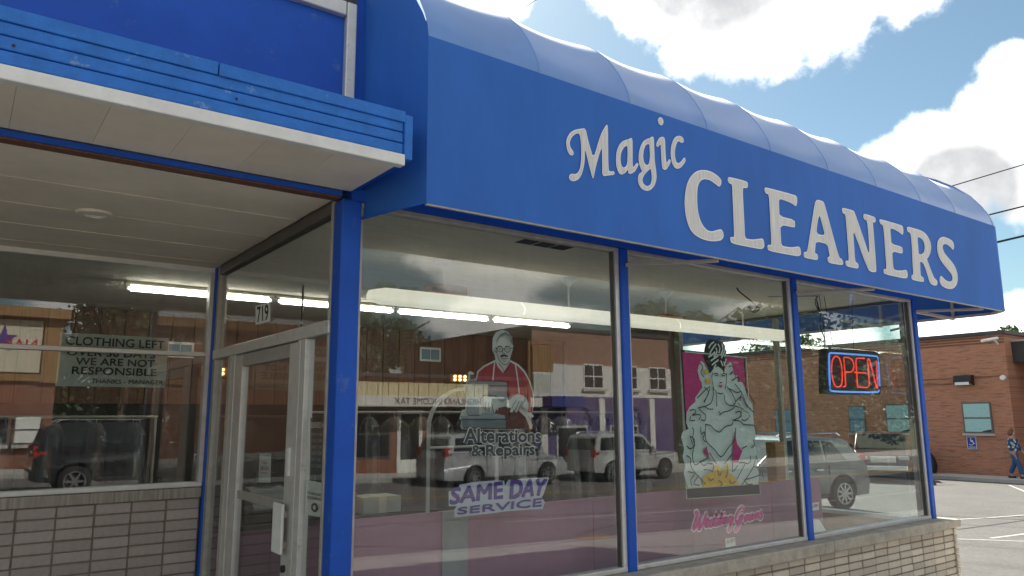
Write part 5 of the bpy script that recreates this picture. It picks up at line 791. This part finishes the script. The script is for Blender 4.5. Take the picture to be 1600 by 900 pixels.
SUV = dict(W=1.88, r=.37, fa=1.36, ra=-1.42, belt=1.05, zb=.30, spokes=9, rails=(-1.75, .25), hm='chrome', lz=.70, tz=1.12, tl=.10, hl=.14,
    top=[(-2.36, .32), (-2.40, .62), (-2.30, .95), (-2.22, 1.12), (-1.6, 1.10), (0, 1.06), (1.0, 1.03), (1.55, .99), (2.05, .90), (2.30, .74), (2.34, .50), (2.28, .32)],
    gh=[(-2.20, 1.06), (-1.78, 1.60), (-1.2, 1.67), (-.3, 1.69), (.15, 1.64), (1.12, 1.04)], ws=((1.02, 1.10), (.24, 1.60)), rw=((-2.13, 1.14), (-1.83, 1.54)),
    win=[[(-1.62, 1.13), (-1.28, 1.54), (-.98, 1.57), (-.98, 1.12)], [(-.90, 1.12), (-.90, 1.575), (-.32, 1.60), (-.22, 1.60), (-.12, 1.11)], [(-.04, 1.11), (-.14, 1.60), (.10, 1.585), (.82, 1.10)]], handles=(-.70, .28), seams=(-.08, -1.0, 1.0))
VAN = dict(W=2.0, r=.345, fa=1.55, ra=-1.45, belt=1.12, zb=.27, spokes=7, lz=.72, tz=1.2, tl=.04, tumble=.14, hl=.2, hm='p_silver2',
    top=[(-2.52, .30), (-2.56, .65), (-2.52, 1.0), (-2.46, 1.17), (-1, 1.14), (.6, 1.10), (1.35, 1.04), (1.9, .93), (2.35, .80), (2.56, .62), (2.58, .42), (2.5, .28)],
    gh=[(-2.46, 1.12), (-2.30, 1.64), (-2.0, 1.72), (-1.0, 1.75), (.0, 1.735), (.45, 1.66), (1.55, 1.02)], ws=((1.45, 1.09), (.56, 1.62)), rw=((-2.45, 1.2), (-2.33, 1.58)),
    win=[[(-2.22, 1.20), (-2.10, 1.60), (-1.15, 1.64), (-1.0, 1.19)], [(-.90, 1.18), (-1.02, 1.64), (-.02, 1.64), (.08, 1.16)], [(.17, 1.15), (.08, 1.63), (.40, 1.57), (1.20, 1.11)]], handles=(.0, .3), seams=(.13, -.98, 1.12))
BOXY = dict(W=1.85, r=.375, fa=1.42, ra=-1.43, belt=1.12, zb=.36, spokes=6, rails=(-1.9, .4), lz=.80, tz=1.12, tl=.0, tumble=.11, sm='trimblack', hl=.06,
    top=[(-2.30, .40), (-2.34, .70), (-2.32, 1.05), (-2.30, 1.15), (-1, 1.13), (.9, 1.10), (1.2, 1.10), (1.9, 1.05), (2.28, .98), (2.36, .75), (2.36, .52), (2.28, .38)],
    gh=[(-2.30, 1.11), (-2.12, 1.70), (-1.8, 1.78), (-.6, 1.80), (.2, 1.77), (.36, 1.72), (1.0, 1.08)], ws=((.94, 1.14), (.42, 1.67)), rw=((-2.27, 1.2), (-2.14, 1.62)),
    win=[[(-2.05, 1.20), (-1.92, 1.64), (-1.22, 1.66), (-1.22, 1.19)], [(-1.13, 1.19), (-1.13, 1.67), (-.25, 1.68), (-.25, 1.18)], [(-.16, 1.18), (-.16, 1.68), (.28, 1.65), (.76, 1.16)]], handles=(-1.0, -.02), seams=(-.20, -1.17, .88))
PICK = dict(W=1.95, r=.37, fa=1.75, ra=-1.75, belt=1.14, zb=.38, spokes=6, lz=.78, tz=1.1, tl=.0, tumble=.13, gm='chrome', bm='chrome', hl=.03, noplate=True,
    top=[(-2.75, .50), (-2.78, 1.12), (-.72, 1.13), (.8, 1.10), (1.1, 1.10), (2.2, 1.04), (2.55, .98), (2.62, .70), (2.58, .45)],
    gh=[(-.72, 1.10), (-.62, 1.70), (.1, 1.76), (.5, 1.70), (1.15, 1.07)], ws=((1.10, 1.13), (.56, 1.66)), rw=((-.73, 1.18), (-.65, 1.62)),
    win=[[(-.5, 1.19), (-.45, 1.64), (-.05, 1.65), (-.05, 1.18)], [(.03, 1.18), (.03, 1.66), (.42, 1.63), (.92, 1.16)]], handles=(.05,), seams=(-.02, 1.02, -.6))
car('parked_suv', 'grey metallic SUV with alloy wheels in the lot beyond the corner glass', 15.62, 7.04, math.pi-.2, 'p_grey', SUV, 'parked cars', z=G(15.4)-.02)
car('pickup_truck', 'dark maroon pickup with chrome grille facing us by the brick building', 29.1, 11.45, math.pi+.52, 'p_maroon', PICK, 'parked cars', 'truck', z=G(29)-.02)
car('parked_minivan', 'silver minivan parked across the street, mirrored in the tailor window', 15.1, -17.55, 0, 'p_silver', VAN, 'parked cars')
car('parked_suv', 'pale silver boxy SUV parked ahead of the minivan across the street', 21.6, -17.9, 0, 'p_silver2', BOXY, 'parked cars')
car('parked_suv', 'black boxy SUV across the street, mirrored in the left window', 3.95, -13.1, 0, 'p_black', BOXY, 'parked cars')
for o_ in [o for o in bpy.data.objects if o.name.startswith('parked_suv') and 'black' in o.get('label', '')]: o_.location.z += .02

# ================================================================== brick building across the lot
bb = thing('brick_building', 'long red-brown brick building with turquoise windows across the parking lot', 'building', (32, 20, -.85))
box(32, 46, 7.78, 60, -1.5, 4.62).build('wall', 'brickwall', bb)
box(31.93, 46.1, 7.70, 60.1, 4.622, 4.78).build('coping', 'coping', bb, bevel=.02)
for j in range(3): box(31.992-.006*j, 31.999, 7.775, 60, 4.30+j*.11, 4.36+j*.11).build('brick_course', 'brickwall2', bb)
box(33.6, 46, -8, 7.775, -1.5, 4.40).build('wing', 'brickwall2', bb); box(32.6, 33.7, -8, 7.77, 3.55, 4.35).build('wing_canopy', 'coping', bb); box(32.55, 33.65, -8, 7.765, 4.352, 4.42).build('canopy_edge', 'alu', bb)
for y0, y1, z0, z1, m in ((8.49, 9.52, .88, 2.07, 'blind'), (11.55, 12.58, .86, 2.05, 'blind'), (13.50, 14.25, .84, 2.0, 'bluepane'), (17.1, 18.0, .75, 1.92, 'bluepane'), (20.6, 21.6, .75, 1.92, 'blind'), (24, 25, .75, 1.92, 'blind')):
    f = box(31.955, 32.02, y0, y1, z0, z1).build('window', 'alu_dark', bb); zm = z0+(z1-z0)*.49
    box(31.945, 31.953, y0+.05, y1-.05, zm+.03, z1-.06).build('pane', m, f); box(31.95, 31.9535, y0+.05, y1-.05, z0+.06, zm-.03).build('pane', m, f)
    box(31.90, 32.0, y0-.06, y1+.06, z0-.09, z0-.003).build('sill', 'concrete', f)
    if m == 'blind': MB().poly([[(y0+.052, z0+.062), (y0+.40, z0+.062), (y0+.33, z0+.10), (y0+.052, z0+.15)]], onX(31.948)).build('gap', 'dark', f)
MB().tube([(31.97, 9.6, 2.82), (31.97, 13.5, 2.80)], .018, 6).build('conduit', 'brickwall2', bb); MB().tube([(31.97, 7.9, 3.05), (31.97, 12.2, 3.0)], .014, 6).build('conduit', 'brickwall2', bb)
tq = thing('wall_light', 'black box wall light above the turquoise window on the brick building', 'light', (31.9, 9.3, 2.8))
MB().add([(31.72, 8.98, 3.10), (31.72, 9.62, 3.10), (32, 9.62, 3.13), (32, 8.98, 3.13), (31.66, 8.98, 2.86), (31.66, 9.62, 2.86), (32, 9.62, 2.72), (32, 8.98, 2.72)], [(0,1,2,3),(4,7,6,5),(0,4,5,1),(0,3,7,4),(1,5,6,2)]).build('housing', 'black', tq)
MB().quad((31.70, 9.04, 2.845), (31.70, 9.56, 2.845), (31.96, 9.56, 2.735), (31.96, 9.04, 2.735)).build('lens', 'lens', tq); MB().quad((31.655, 9.04, 2.74), (31.655, 9.56, 2.74), (31.655, 9.56, 2.85), (31.655, 9.04, 2.85)).build('diffuser', 'paper', tq)
fl_ = thing('floodlight', 'small white floodlight at the corner of the brick building', 'light', (31.8, 7.8, 2.9))
MB().lathe([(0, -.10), (.09, -.09), (.105, .0), (.07, .12), (.0, .14)], (31.72, 7.85, 2.96), 'x', 16).build('head', 'white_metal', fl_, smooth=True); MB().tube([(31.75, 7.9, 2.96), (32, 7.95, 3.0)], .03, 6).build('arm', 'white_metal', fl_)
cm_ = thing('roof_camera', 'white security camera under the roof edge of the brick building', 'camera', (31.7, 8.0, 4.4)); MB().bar((31.68, 8.45, 4.38), (31.68, 7.85, 4.46), .11, .10).build('body', 'white_metal', cm_, bevel=.02); MB().bar((31.7, 8.0, 4.4), (32, 8.0, 4.25), .06).build('arm', 'white_metal', cm_)
def hcsign(y, z, lb):
    t = thing('parking_sign', lb, 'sign', (31.96, y, z), 'blue wheelchair parking signs'); q = .30/2; x = 31.965
    box(x, x+.012, y-q-.02, y+q+.02, z, z+.47).build('plate', 'paper', t); box(x-.004, x-.001, y-q, y+q, z+.02, z+.45).build('face', 'hcblue', t)
    f = onX(x-.0055); mb = MB()        # seen from the -X side, so right is smaller y
    mb.poly([[(y+.02+.022*math.cos(a*math.pi/5), z+.395+.022*math.sin(a*math.pi/5)) for a in range(10)]], f)
    mb2 = onX(x-.0065); mb.stroke([(y+.03, z+.36), (y+.02, z+.28), (y-.055, z+.275), (y-.085, z+.205), (y-.115, z+.215)], .026, mb2); mb.stroke([(y+.025, z+.325), (y-.045, z+.325)], .022, onX(x-.0072))
    mb.stroke([(y+.02+.085*math.cos(R(a)), z+.235+.085*math.sin(R(a))) for a in range(100, 331, 23)], .022, onX(x-.008)); mb.build('wheelchair_symbol', 'paper', t)
    textquad(MB(), 'PARKING', [(y+.12, z+.045), (y-.12, z+.045), (y-.12, z+.10), (y+.12, z+.10)], f, bold=.02).build('letters', 'paper', t)
hcsign(9.30, .28, 'blue wheelchair parking sign under the turquoise window right of the glass corner'); hcsign(12.73, .24, 'blue wheelchair parking sign seen through the corner glass')
bg_ = MB().lathe([(.0, 0), (.28, .02), (.33, .3), (.25, .62), (.08, .85), (.0, .9)], (31.4, 10.75, G(31)+.1), 'z', 18).build('black_bag', 'black', None, smooth=True); tag(bg_, 'black refuse bag against the brick wall beside the blue post', 'bag')

# ================================================================== person
def skinmesh(name, m, parent, verts, edges, rad, sub=2, root=0):
    me = bpy.data.meshes.new(name); me.from_pydata(verts, edges, []); o = bpy.data.objects.new(name, me); COL.objects.link(o)
    sk = o.modifiers.new('skin', 'SKIN'); sb = o.modifiers.new('sub', 'SUBSURF'); sb.levels = sb.render_levels = sub
    sv = me.skin_vertices[0].data
    for i, r in enumerate(rad): sv[i].radius = (r, r) if isinstance(r, (int, float)) else r; sv[i].use_root = (i == root)
    dg = bpy.context.evaluated_depsgraph_get(); nm = bpy.data.meshes.new_from_object(o.evaluated_get(dg)); bpy.data.objects.remove(o)
    nm.materials.clear(); nm.materials.append(M(m)); nm.shade_smooth(); q = bpy.data.objects.new(name, nm); COL.objects.link(q); q.parent = parent; return q
pz = G(31)+.10
ps = thing('person', 'person in a navy floral shirt and blue jeans walking past the brick wall', 'person', (31.1, 7.55, pz), None, 0)
# local axes: walking towards -Y, y forward is negative
V = [(0, 0, .90), (0, 0, 1.10), (0, 0, 1.28), (0, -.01, 1.42), (0, -.02, 1.50), (0, -.03, 1.60), (0, -.035, 1.68),
     (-.09, 0, .86), (-.09, -.16, .48), (-.09, -.20, .10), (-.09, -.34, .045), (.09, 0, .86), (.09, .06, .48), (.09, .24, .12), (.09, .12, .045),
     (-.19, 0, 1.38), (-.22, .07, 1.12), (-.21, -.05, .90), (-.20, -.09, .82), (.19, 0, 1.38), (.22, -.08, 1.12), (.21, -.20, .93), (.20, -.26, .87)]
Ed = [(0,1),(1,2),(2,3),(3,4),(4,5),(5,6),(0,7),(7,8),(8,9),(9,10),(0,11),(11,12),(12,13),(13,14),(3,15),(15,16),(16,17),(17,18),(3,19),(19,20),(20,21),(21,22)]
Rd = [.13, .125, .14, .12, .055, .085, .075, .10, .068, .045, .038, .10, .068, .045, .038, .06, .046, .036, .034, .06, .046, .036, .034]
for wi, sx in ((18, -1), (22, 1)):          # palm and five fingers on each hand, nose on the head
    bx_, by_, bz_ = V[wi]
    V.append((bx_, by_-.02, bz_-.05)); Ed.append((wi, len(V)-1)); Rd.append(.028); pm_ = len(V)-1
    for k, (ox, ln) in enumerate(((-.024, .055), (-.008, .065), (.008, .062), (.024, .05), (.034, .035))):
        V.append((bx_+ox, by_-.03, bz_-.085 if k < 4 else bz_-.05)); Ed.append((pm_, len(V)-1)); Rd.append(.009)
        V.append((bx_+ox*1.15, by_-.045, bz_-.085-ln*.8)); Ed.append((len(V)-2, len(V)-1)); Rd.append(.008)
V.append((0, -.135, 1.595)); Ed.append((5, len(V)-1)); Rd.append(.016)
skinmesh('body', 'skin', ps, V, Ed, Rd)
for s in (-1, 1): MB().lathe([(0, -.012), (.011, -.006), (.013, 0)], (s*.032, -.108, 1.625), 'y', 8).build('eye', 'black', ps, local=True)
skinmesh('jeans', 'jeans', ps, [(0, 0, 1.0), (0, 0, .86), (-.085, -.03, .74), V[8], (-.09, -.198, .13), (.085, .015, .74), V[12], (.09, .225, .15)], [(0,1),(1,2),(2,3),(3,4),(1,5),(5,6),(6,7)], [.14, .145, .112, .085, .075, .112, .085, .075])
skinmesh('shirt', 'floral', ps, [(0, 0, .88), V[1], V[2], V[3], (-.20, 0, 1.37), (-.225, .06, 1.14), (-.215, -.03, .96), (.20, 0, 1.37), (.225, -.075, 1.14), (.215, -.17, .97)], [(0,1),(1,2),(2,3),(3,4),(4,5),(5,6),(3,7),(7,8),(8,9)], [.175, .155, .165, .13, .08, .066, .058, .08, .066, .058])
skinmesh('hair', 'hairred', ps, [(0, .045, 1.48), (0, .04, 1.60), (0, -.005, 1.70), (0, -.05, 1.715)], [(0,1),(1,2),(2,3)], [.09, .125, .11, .075])
for s, (yy, zz) in ((-1, (-.34, .03)), (1, (.10, .03))): box(s*.09-.045, s*.09+.045, yy-.05, yy+.20, zz-.03, zz+.045).build('shoe', 'black', ps, local=True, bevel=.02)

# ================================================================== trees
def tree(label, x, y, h, cr, cz, seed, leaves=2600, lm='leaf', size=.30, name='tree', zsc=.8):
    rg = random.Random(seed); z0 = G(x)-.3; t = thing(name, label, 'tree', (x, y, z0))
    tr = MB(); tr.tube([(0, 0, 0), (.06*h*.1, .03, h*.3), (-.05, .08, h*.55), (.05, 0, h*.85)], [h*.032, h*.024, h*.017, h*.006], 9)
    tips = []
    for i in range(11):
        a = rg.uniform(0, 6.28); zz = h*rg.uniform(.32, .72); l = cr*rg.uniform(.5, .95); e = (math.cos(a)*l, math.sin(a)*l, zz+l*rg.uniform(.3, .9))
        tr.tube([(0, 0, zz), (e[0]*.5, e[1]*.5, zz+(e[2]-zz)*.6), e], [h*.013, h*.008, h*.003], 6); tips.append(e)
    tr.build('trunk', 'bark', t, local=True, smooth=True)
    cl = [(0, 0, cz, cr*.62)]
    for i in range(22):
        while True:
            p = [rg.uniform(-1, 1) for _ in range(3)]
            if p[0]**2+p[1]**2+p[2]**2 < 1: break
        cl.append((p[0]*cr*.85, p[1]*cr*.85, cz+p[2]*cr*zsc, cr*rg.uniform(.20, .40)))
    mb = MB(); vs = mb.v; fs = mb.f
    for i in range(leaves):
        c = rg.choice(cl); d = Vector((rg.gauss(0, 1), rg.gauss(0, 1), rg.gauss(0, 1))).normalized(); q = c[3]*rg.uniform(.55, 1.08)
        p = Vector(c[:3])+Vector((d.x, d.y, d.z*.8))*q; u = Vector((rg.gauss(0, 1), rg.gauss(0, 1), rg.gauss(0, .6))).normalized(); w = u.cross(Vector((rg.gauss(0, 1), rg.gauss(0, 1), rg.gauss(0, 1)))).normalized(); s = size*rg.uniform(.6, 1.3); n = len(vs)
        vs += [tuple(p-u*s*.5), tuple(p+w*s*.28), tuple(p+u*s*.5), tuple(p-w*s*.28)]; fs.append((n, n+1, n+2, n+3))
    mb.build('crown', lm, t, local=True)
    return t
tree('leafy green tree behind the right end of the brick building roof', 57, 16.9, 9, 2.3, 7.0, 1, 3200, size=.28)
tree('green tree over the brick roof, left of the OPEN sign', 50, 29.0, 9.5, 2.6, 7.2, 2, 3600, size=.28); tree('rounded green tree behind the brick roof above the bride', 53, 33.6, 9.6, 2.2, 7.2, 3, 3000, size=.28); tree('bright green tree top between the post and the OPEN sign', 56, 30.4, 9.3, 2.2, 7.0, 4, 2800, size=.28)
pl = thing('utility_pole', 'dark wooden utility pole with a cross arm beyond the brick roof', 'pole', (40.4, 15.65, G(40))); MB().tube([(40.4, 15.65, -1), (40.35, 15.65, 7.0)], [.16, .12], 10).build('pole', 'bark', pl); MB().bar((40.4, 15.0, 6.3), (40.4, 16.3, 6.1), .1).build('cross_arm', 'bark', pl)
def wire(label, a, b, r, sag=.25):
    A = Vector(a); B = Vector(b); pts = [A.lerp(B, k/12)+Vector((0, 0, -sag*4*(k/12)*(1-k/12))) for k in range(13)]; o = MB().tube(pts, r, 6).build('overhead_wire', 'black', None); tag(o, label, 'wire', 'overhead wires')
wire('thin overhead wire highest right of the awning top', (14.9, 14.5, 5.03), (32.8, -.1, 11.7), .018, 0); wire('overhead wire in the middle right of the awning', (22.13, 8.70, 6.68), (34.97, -1.62, 10.64), .026, 0); wire('thick overhead cable lowest right of the awning corner', (19.7, 10.96, 5.1), (37.7, -3.44, 10.3), .038, 0)
wire('thin wire at the top of the picture left of the clouds', (10.8, 35.4, 15.6), (31.2, 16.8, 32.2), .016, 0); wire('second thin wire at the top of the picture above the awning', (13.2, 35.6, 15.4), (33, 17.8, 32.2), .016, 0)
# ================================================================== the far side of the street (seen as reflections in the windows)
FY = -22.4
def fbox(x0, x1, y0, y1, z0, z1): return box(x0, x1, y0, y1, z0, z1)
def mq(x0, x1, z0, z1): return [(x1, z0), (x0, z0), (x0, z1), (x1, z1)]
def window(b, x0, x1, z0, z1, fm='white_metal', pm='darkglass', sill=True, mid=True):
    f = box(x0, x1, FY-.05, FY+.03, z0, z1).build('window', fm, b); xm = (x0+x1)/2; zm = (z0+z1)/2
    for a, c in (((x0+.06, xm-.03), (xm+.03, x1-.06)) if mid else ((x0+.06, x1-.06),)):
        box(a, c, FY+.031, FY+.036, z0+.06, zm-.03).build('pane', pm, f); box(a, c, FY+.031, FY+.036, zm+.03, z1-.06).build('pane', pm, f)
    if sill: box(x0-.1, x1+.1, FY-.01, FY+.12, z0-.12, z0-.003).build('sill', 'concrete', f)
tx = thing('tax_office', 'low shop across the street with a white HIGHLAND INCOME TAX fascia', 'building', (14, -25, -.5))
box(8.6, 20.55, -31, FY, -1.4, 3.15).build('wall', 'brick_x2', tx); box(8.5, 20.6, -31.1, FY+.25, 3.152, 3.30).build('roof', 'coping', tx)
fs_ = box(9.2, 20.4, FY+.01, FY+.9, 2.02, 2.42).build('fascia', 'white_metal', tx)
textquad(MB(), 'HIGHLAND INCOME TAX', mq(13.3, 17.2, 2.10, 2.34), onY(FY+.905), bold=.02).build('letters', 'blackmatte', fs_)
for i in range(38): box(9.6+i*.22, 9.6+i*.22+.2, FY+.01, FY+.3+.02*(i % 2), 2.43, 2.95).build('metal_rib', 'corr', tx)
for x0, x1 in ((9.4, 11.4), (11.6, 13.6), (15.2, 17.2), (17.4, 20.2)): window(tx, x0, x1, .1, 1.9, 'alu_dark', 'darkglass', False)
dr = box(13.9, 15.0, FY-.05, FY+.03, -.5, 1.9).build('door', 'white_metal', tx); box(14.05, 14.85, FY+.031, FY+.036, 0, 1.75).build('pane', 'darkglass', dr)
pb = thing('two_storey_shop', 'two-storey brick building with white band and violet shopfront across the street', 'building', (28, -26, -.8))
box(20.62, 29.6, -34, FY-.1, -1.6, 5.55).build('wall', 'brick_x', pb); box(20.6, 29.7, -34.1, FY-.02, 5.552, 5.72).build('coping', 'coping', pb)
box(20.62, 29.6, FY-.098, FY, 2.5, 3.98).build('white_band', 'whitewall', pb); box(20.62, 29.6, FY-.098, FY+.01, -1.6, 2.498).build('shopfront', 'violet', pb)
for x in (23.6, 25.9, 28.0): window(pb, x, x+1.25, 2.9, 4.05)
for x in (21.0, 24.5, 27.9): box(x, x+.35, FY+.011, FY+.08, -1.4, 2.45).build('pilaster', 'whitewall', pb)
for x in (22.9, 26.2): 
    f = box(x-1.0, x+.9, FY+.012, FY+.03, -.5, 1.2).build('shop_window', 'alu_white', pb); box(x-.9, x+.8, FY+.031, FY+.036, -.4, 1.1).build('pane', 'darkglass', f)
    MB().tube([(x-1.1*math.cos(R(a)), FY+.05, 1.3+.95*math.sin(R(a))) for a in range(0, 181, 12)], .07, 6).build('arch_trim', 'darkblue', pb)
box(20.7, 22.6, FY+.02, FY+1.2, 2.0, 2.49).build('shop_awning', 'darkblue', pb, bevel=.03)
nb = thing('nail_salon', 'brick building with a cream NAIL STAR sign across the street', 'building', (-2, -26, 0))
box(-14, 2.85, -32, FY-.1, -1, 5.2).build('wall', 'brick_x2', nb); box(-14.2, 3.1, -32.2, FY+.35, 5.202, 5.55).build('roof_eave', 'tan', nb); box(2.35, 2.9, FY-.098, FY+.05, 2.9, 5.2).build('corner_trim', 'tan', nb); box(-14, 2.349, FY-.098, FY+.03, 2.95, 3.2).build('sign_ledge', 'tan', nb)
sp_ = box(-2.4, 2.30, FY-.098, FY+.03, 3.25, 5.1).build('sign_panel', 'creamwall', nb)
textquad(MB(), 'NAIL STAR', mq(-.3, 2.15, 4.05, 4.42), onY(FY+.036), bold=.03).build('letters', 'red', sp_)
MB().poly([[(1.15+(.42 if k % 2 == 0 else .17)*math.sin(k*math.pi/5), 4.38+(.55 if k % 2 == 0 else .22)*math.cos(k*math.pi/5)) for k in range(10)]], onY(FY+.0335)).build('star', 'purple', sp_)
for x in (-.4, .75, 1.7): window(nb, x, x+.85, .75, 1.75, 'alu_dark', 'paper' if x > 1 else 'darkglass', True, False)
rs = thing('hanging_sign', 'rusty framed hanging sign on a pole across the street', 'sign', (18.9, -20.5, -.6))
MB().tube([(18.9, -20.5, -.8), (18.9, -20.5, 4.7)], .07, 8).build('pole', 'tan', rs); MB().tube([(18.9, -20.5, 4.6), (20.2, -20.5, 4.65)], .05, 6).build('arm', 'tan', rs)
box(19.05, 20.15, -20.58, -20.42, 3.45, 4.5).build('upper_board', 'tan', rs); box(19.10, 20.05, -20.57, -20.43, 2.6, 3.35).build('lower_board', 'signgrey', rs)
sy = thing('street_lamp', 'dark lamp post with a box head in front of the tax office', 'lamp', (17.0, -20.0, -.55)); MB().tube([(17, -20, -.7), (17, -20, 2.1)], .05, 8).build('post', 'black', sy); box(16.8, 17.25, -20.15, -19.85, 1.95, 2.3).build('head', 'black', sy)
for i, (x, y, h, c, lb) in enumerate(((4.4, -34, 8.0, 3.4, 'low dark tree beside the nail salon, behind the hedge'), (8.2, -33, 8.6, 3.3, 'low dark tree at the left end of the tax office'), (6.2, -30, 10.5, 3.4, 'tall dark tree between the nail salon and the tax office'), (10.8, -36, 12.5, 4.2, 'big dark tree behind the left end of the tax office'), (16.5, -37, 12.0, 4.0, 'big dark tree behind the middle of the tax office'), (22, -40, 11.5, 3.6, 'dark tree behind the brick corner across the street'), (33.5, -26, 9.5, 3.8, 'dark tree right of the violet shopfront across the street'), (40, -27, 10, 4.2, 'second added dark tree right of the violet shopfront across the street'), (48, -28, 11, 4.6, 'third added dark tree right of the violet shopfront across the street'), (58, -29, 12, 5.4, 'farthest added dark tree down the street from the violet shopfront'))):
    tree(lb, x, y, h, c*(1.25 if x > 30 else 1), h*(.45 if x > 30 or h < 9 else .66), 20+i, 11000 if x > 30 else 7500, 'leaf_dark', .32 if x < 30 else .45, zsc=.95)  # trees past the violet shopfront are added, crowns lowered, to darken the reflections
hd = MB(); rg = random.Random(5)
for i in range(2500):
    p = Vector((rg.uniform(3.2, 8.4), rg.uniform(-23.6, -22.6), G(5)+rg.uniform(0, .9))); u = Vector((rg.gauss(0, 1), rg.gauss(0, 1), rg.gauss(0, 1))).normalized()*.12; w = Vector((rg.gauss(0, 1), rg.gauss(0, 1), rg.gauss(0, 1))).normalized()*.07; n = len(hd.v)
    hd.v += [tuple(p-u), tuple(p+w), tuple(p+u), tuple(p-w)]; hd.f.append((n, n+1, n+2, n+3))
hg = hd.build('hedge', 'leaf_dark', None); tag(hg, 'low dark hedge in the gap beside the tax office', 'hedge')
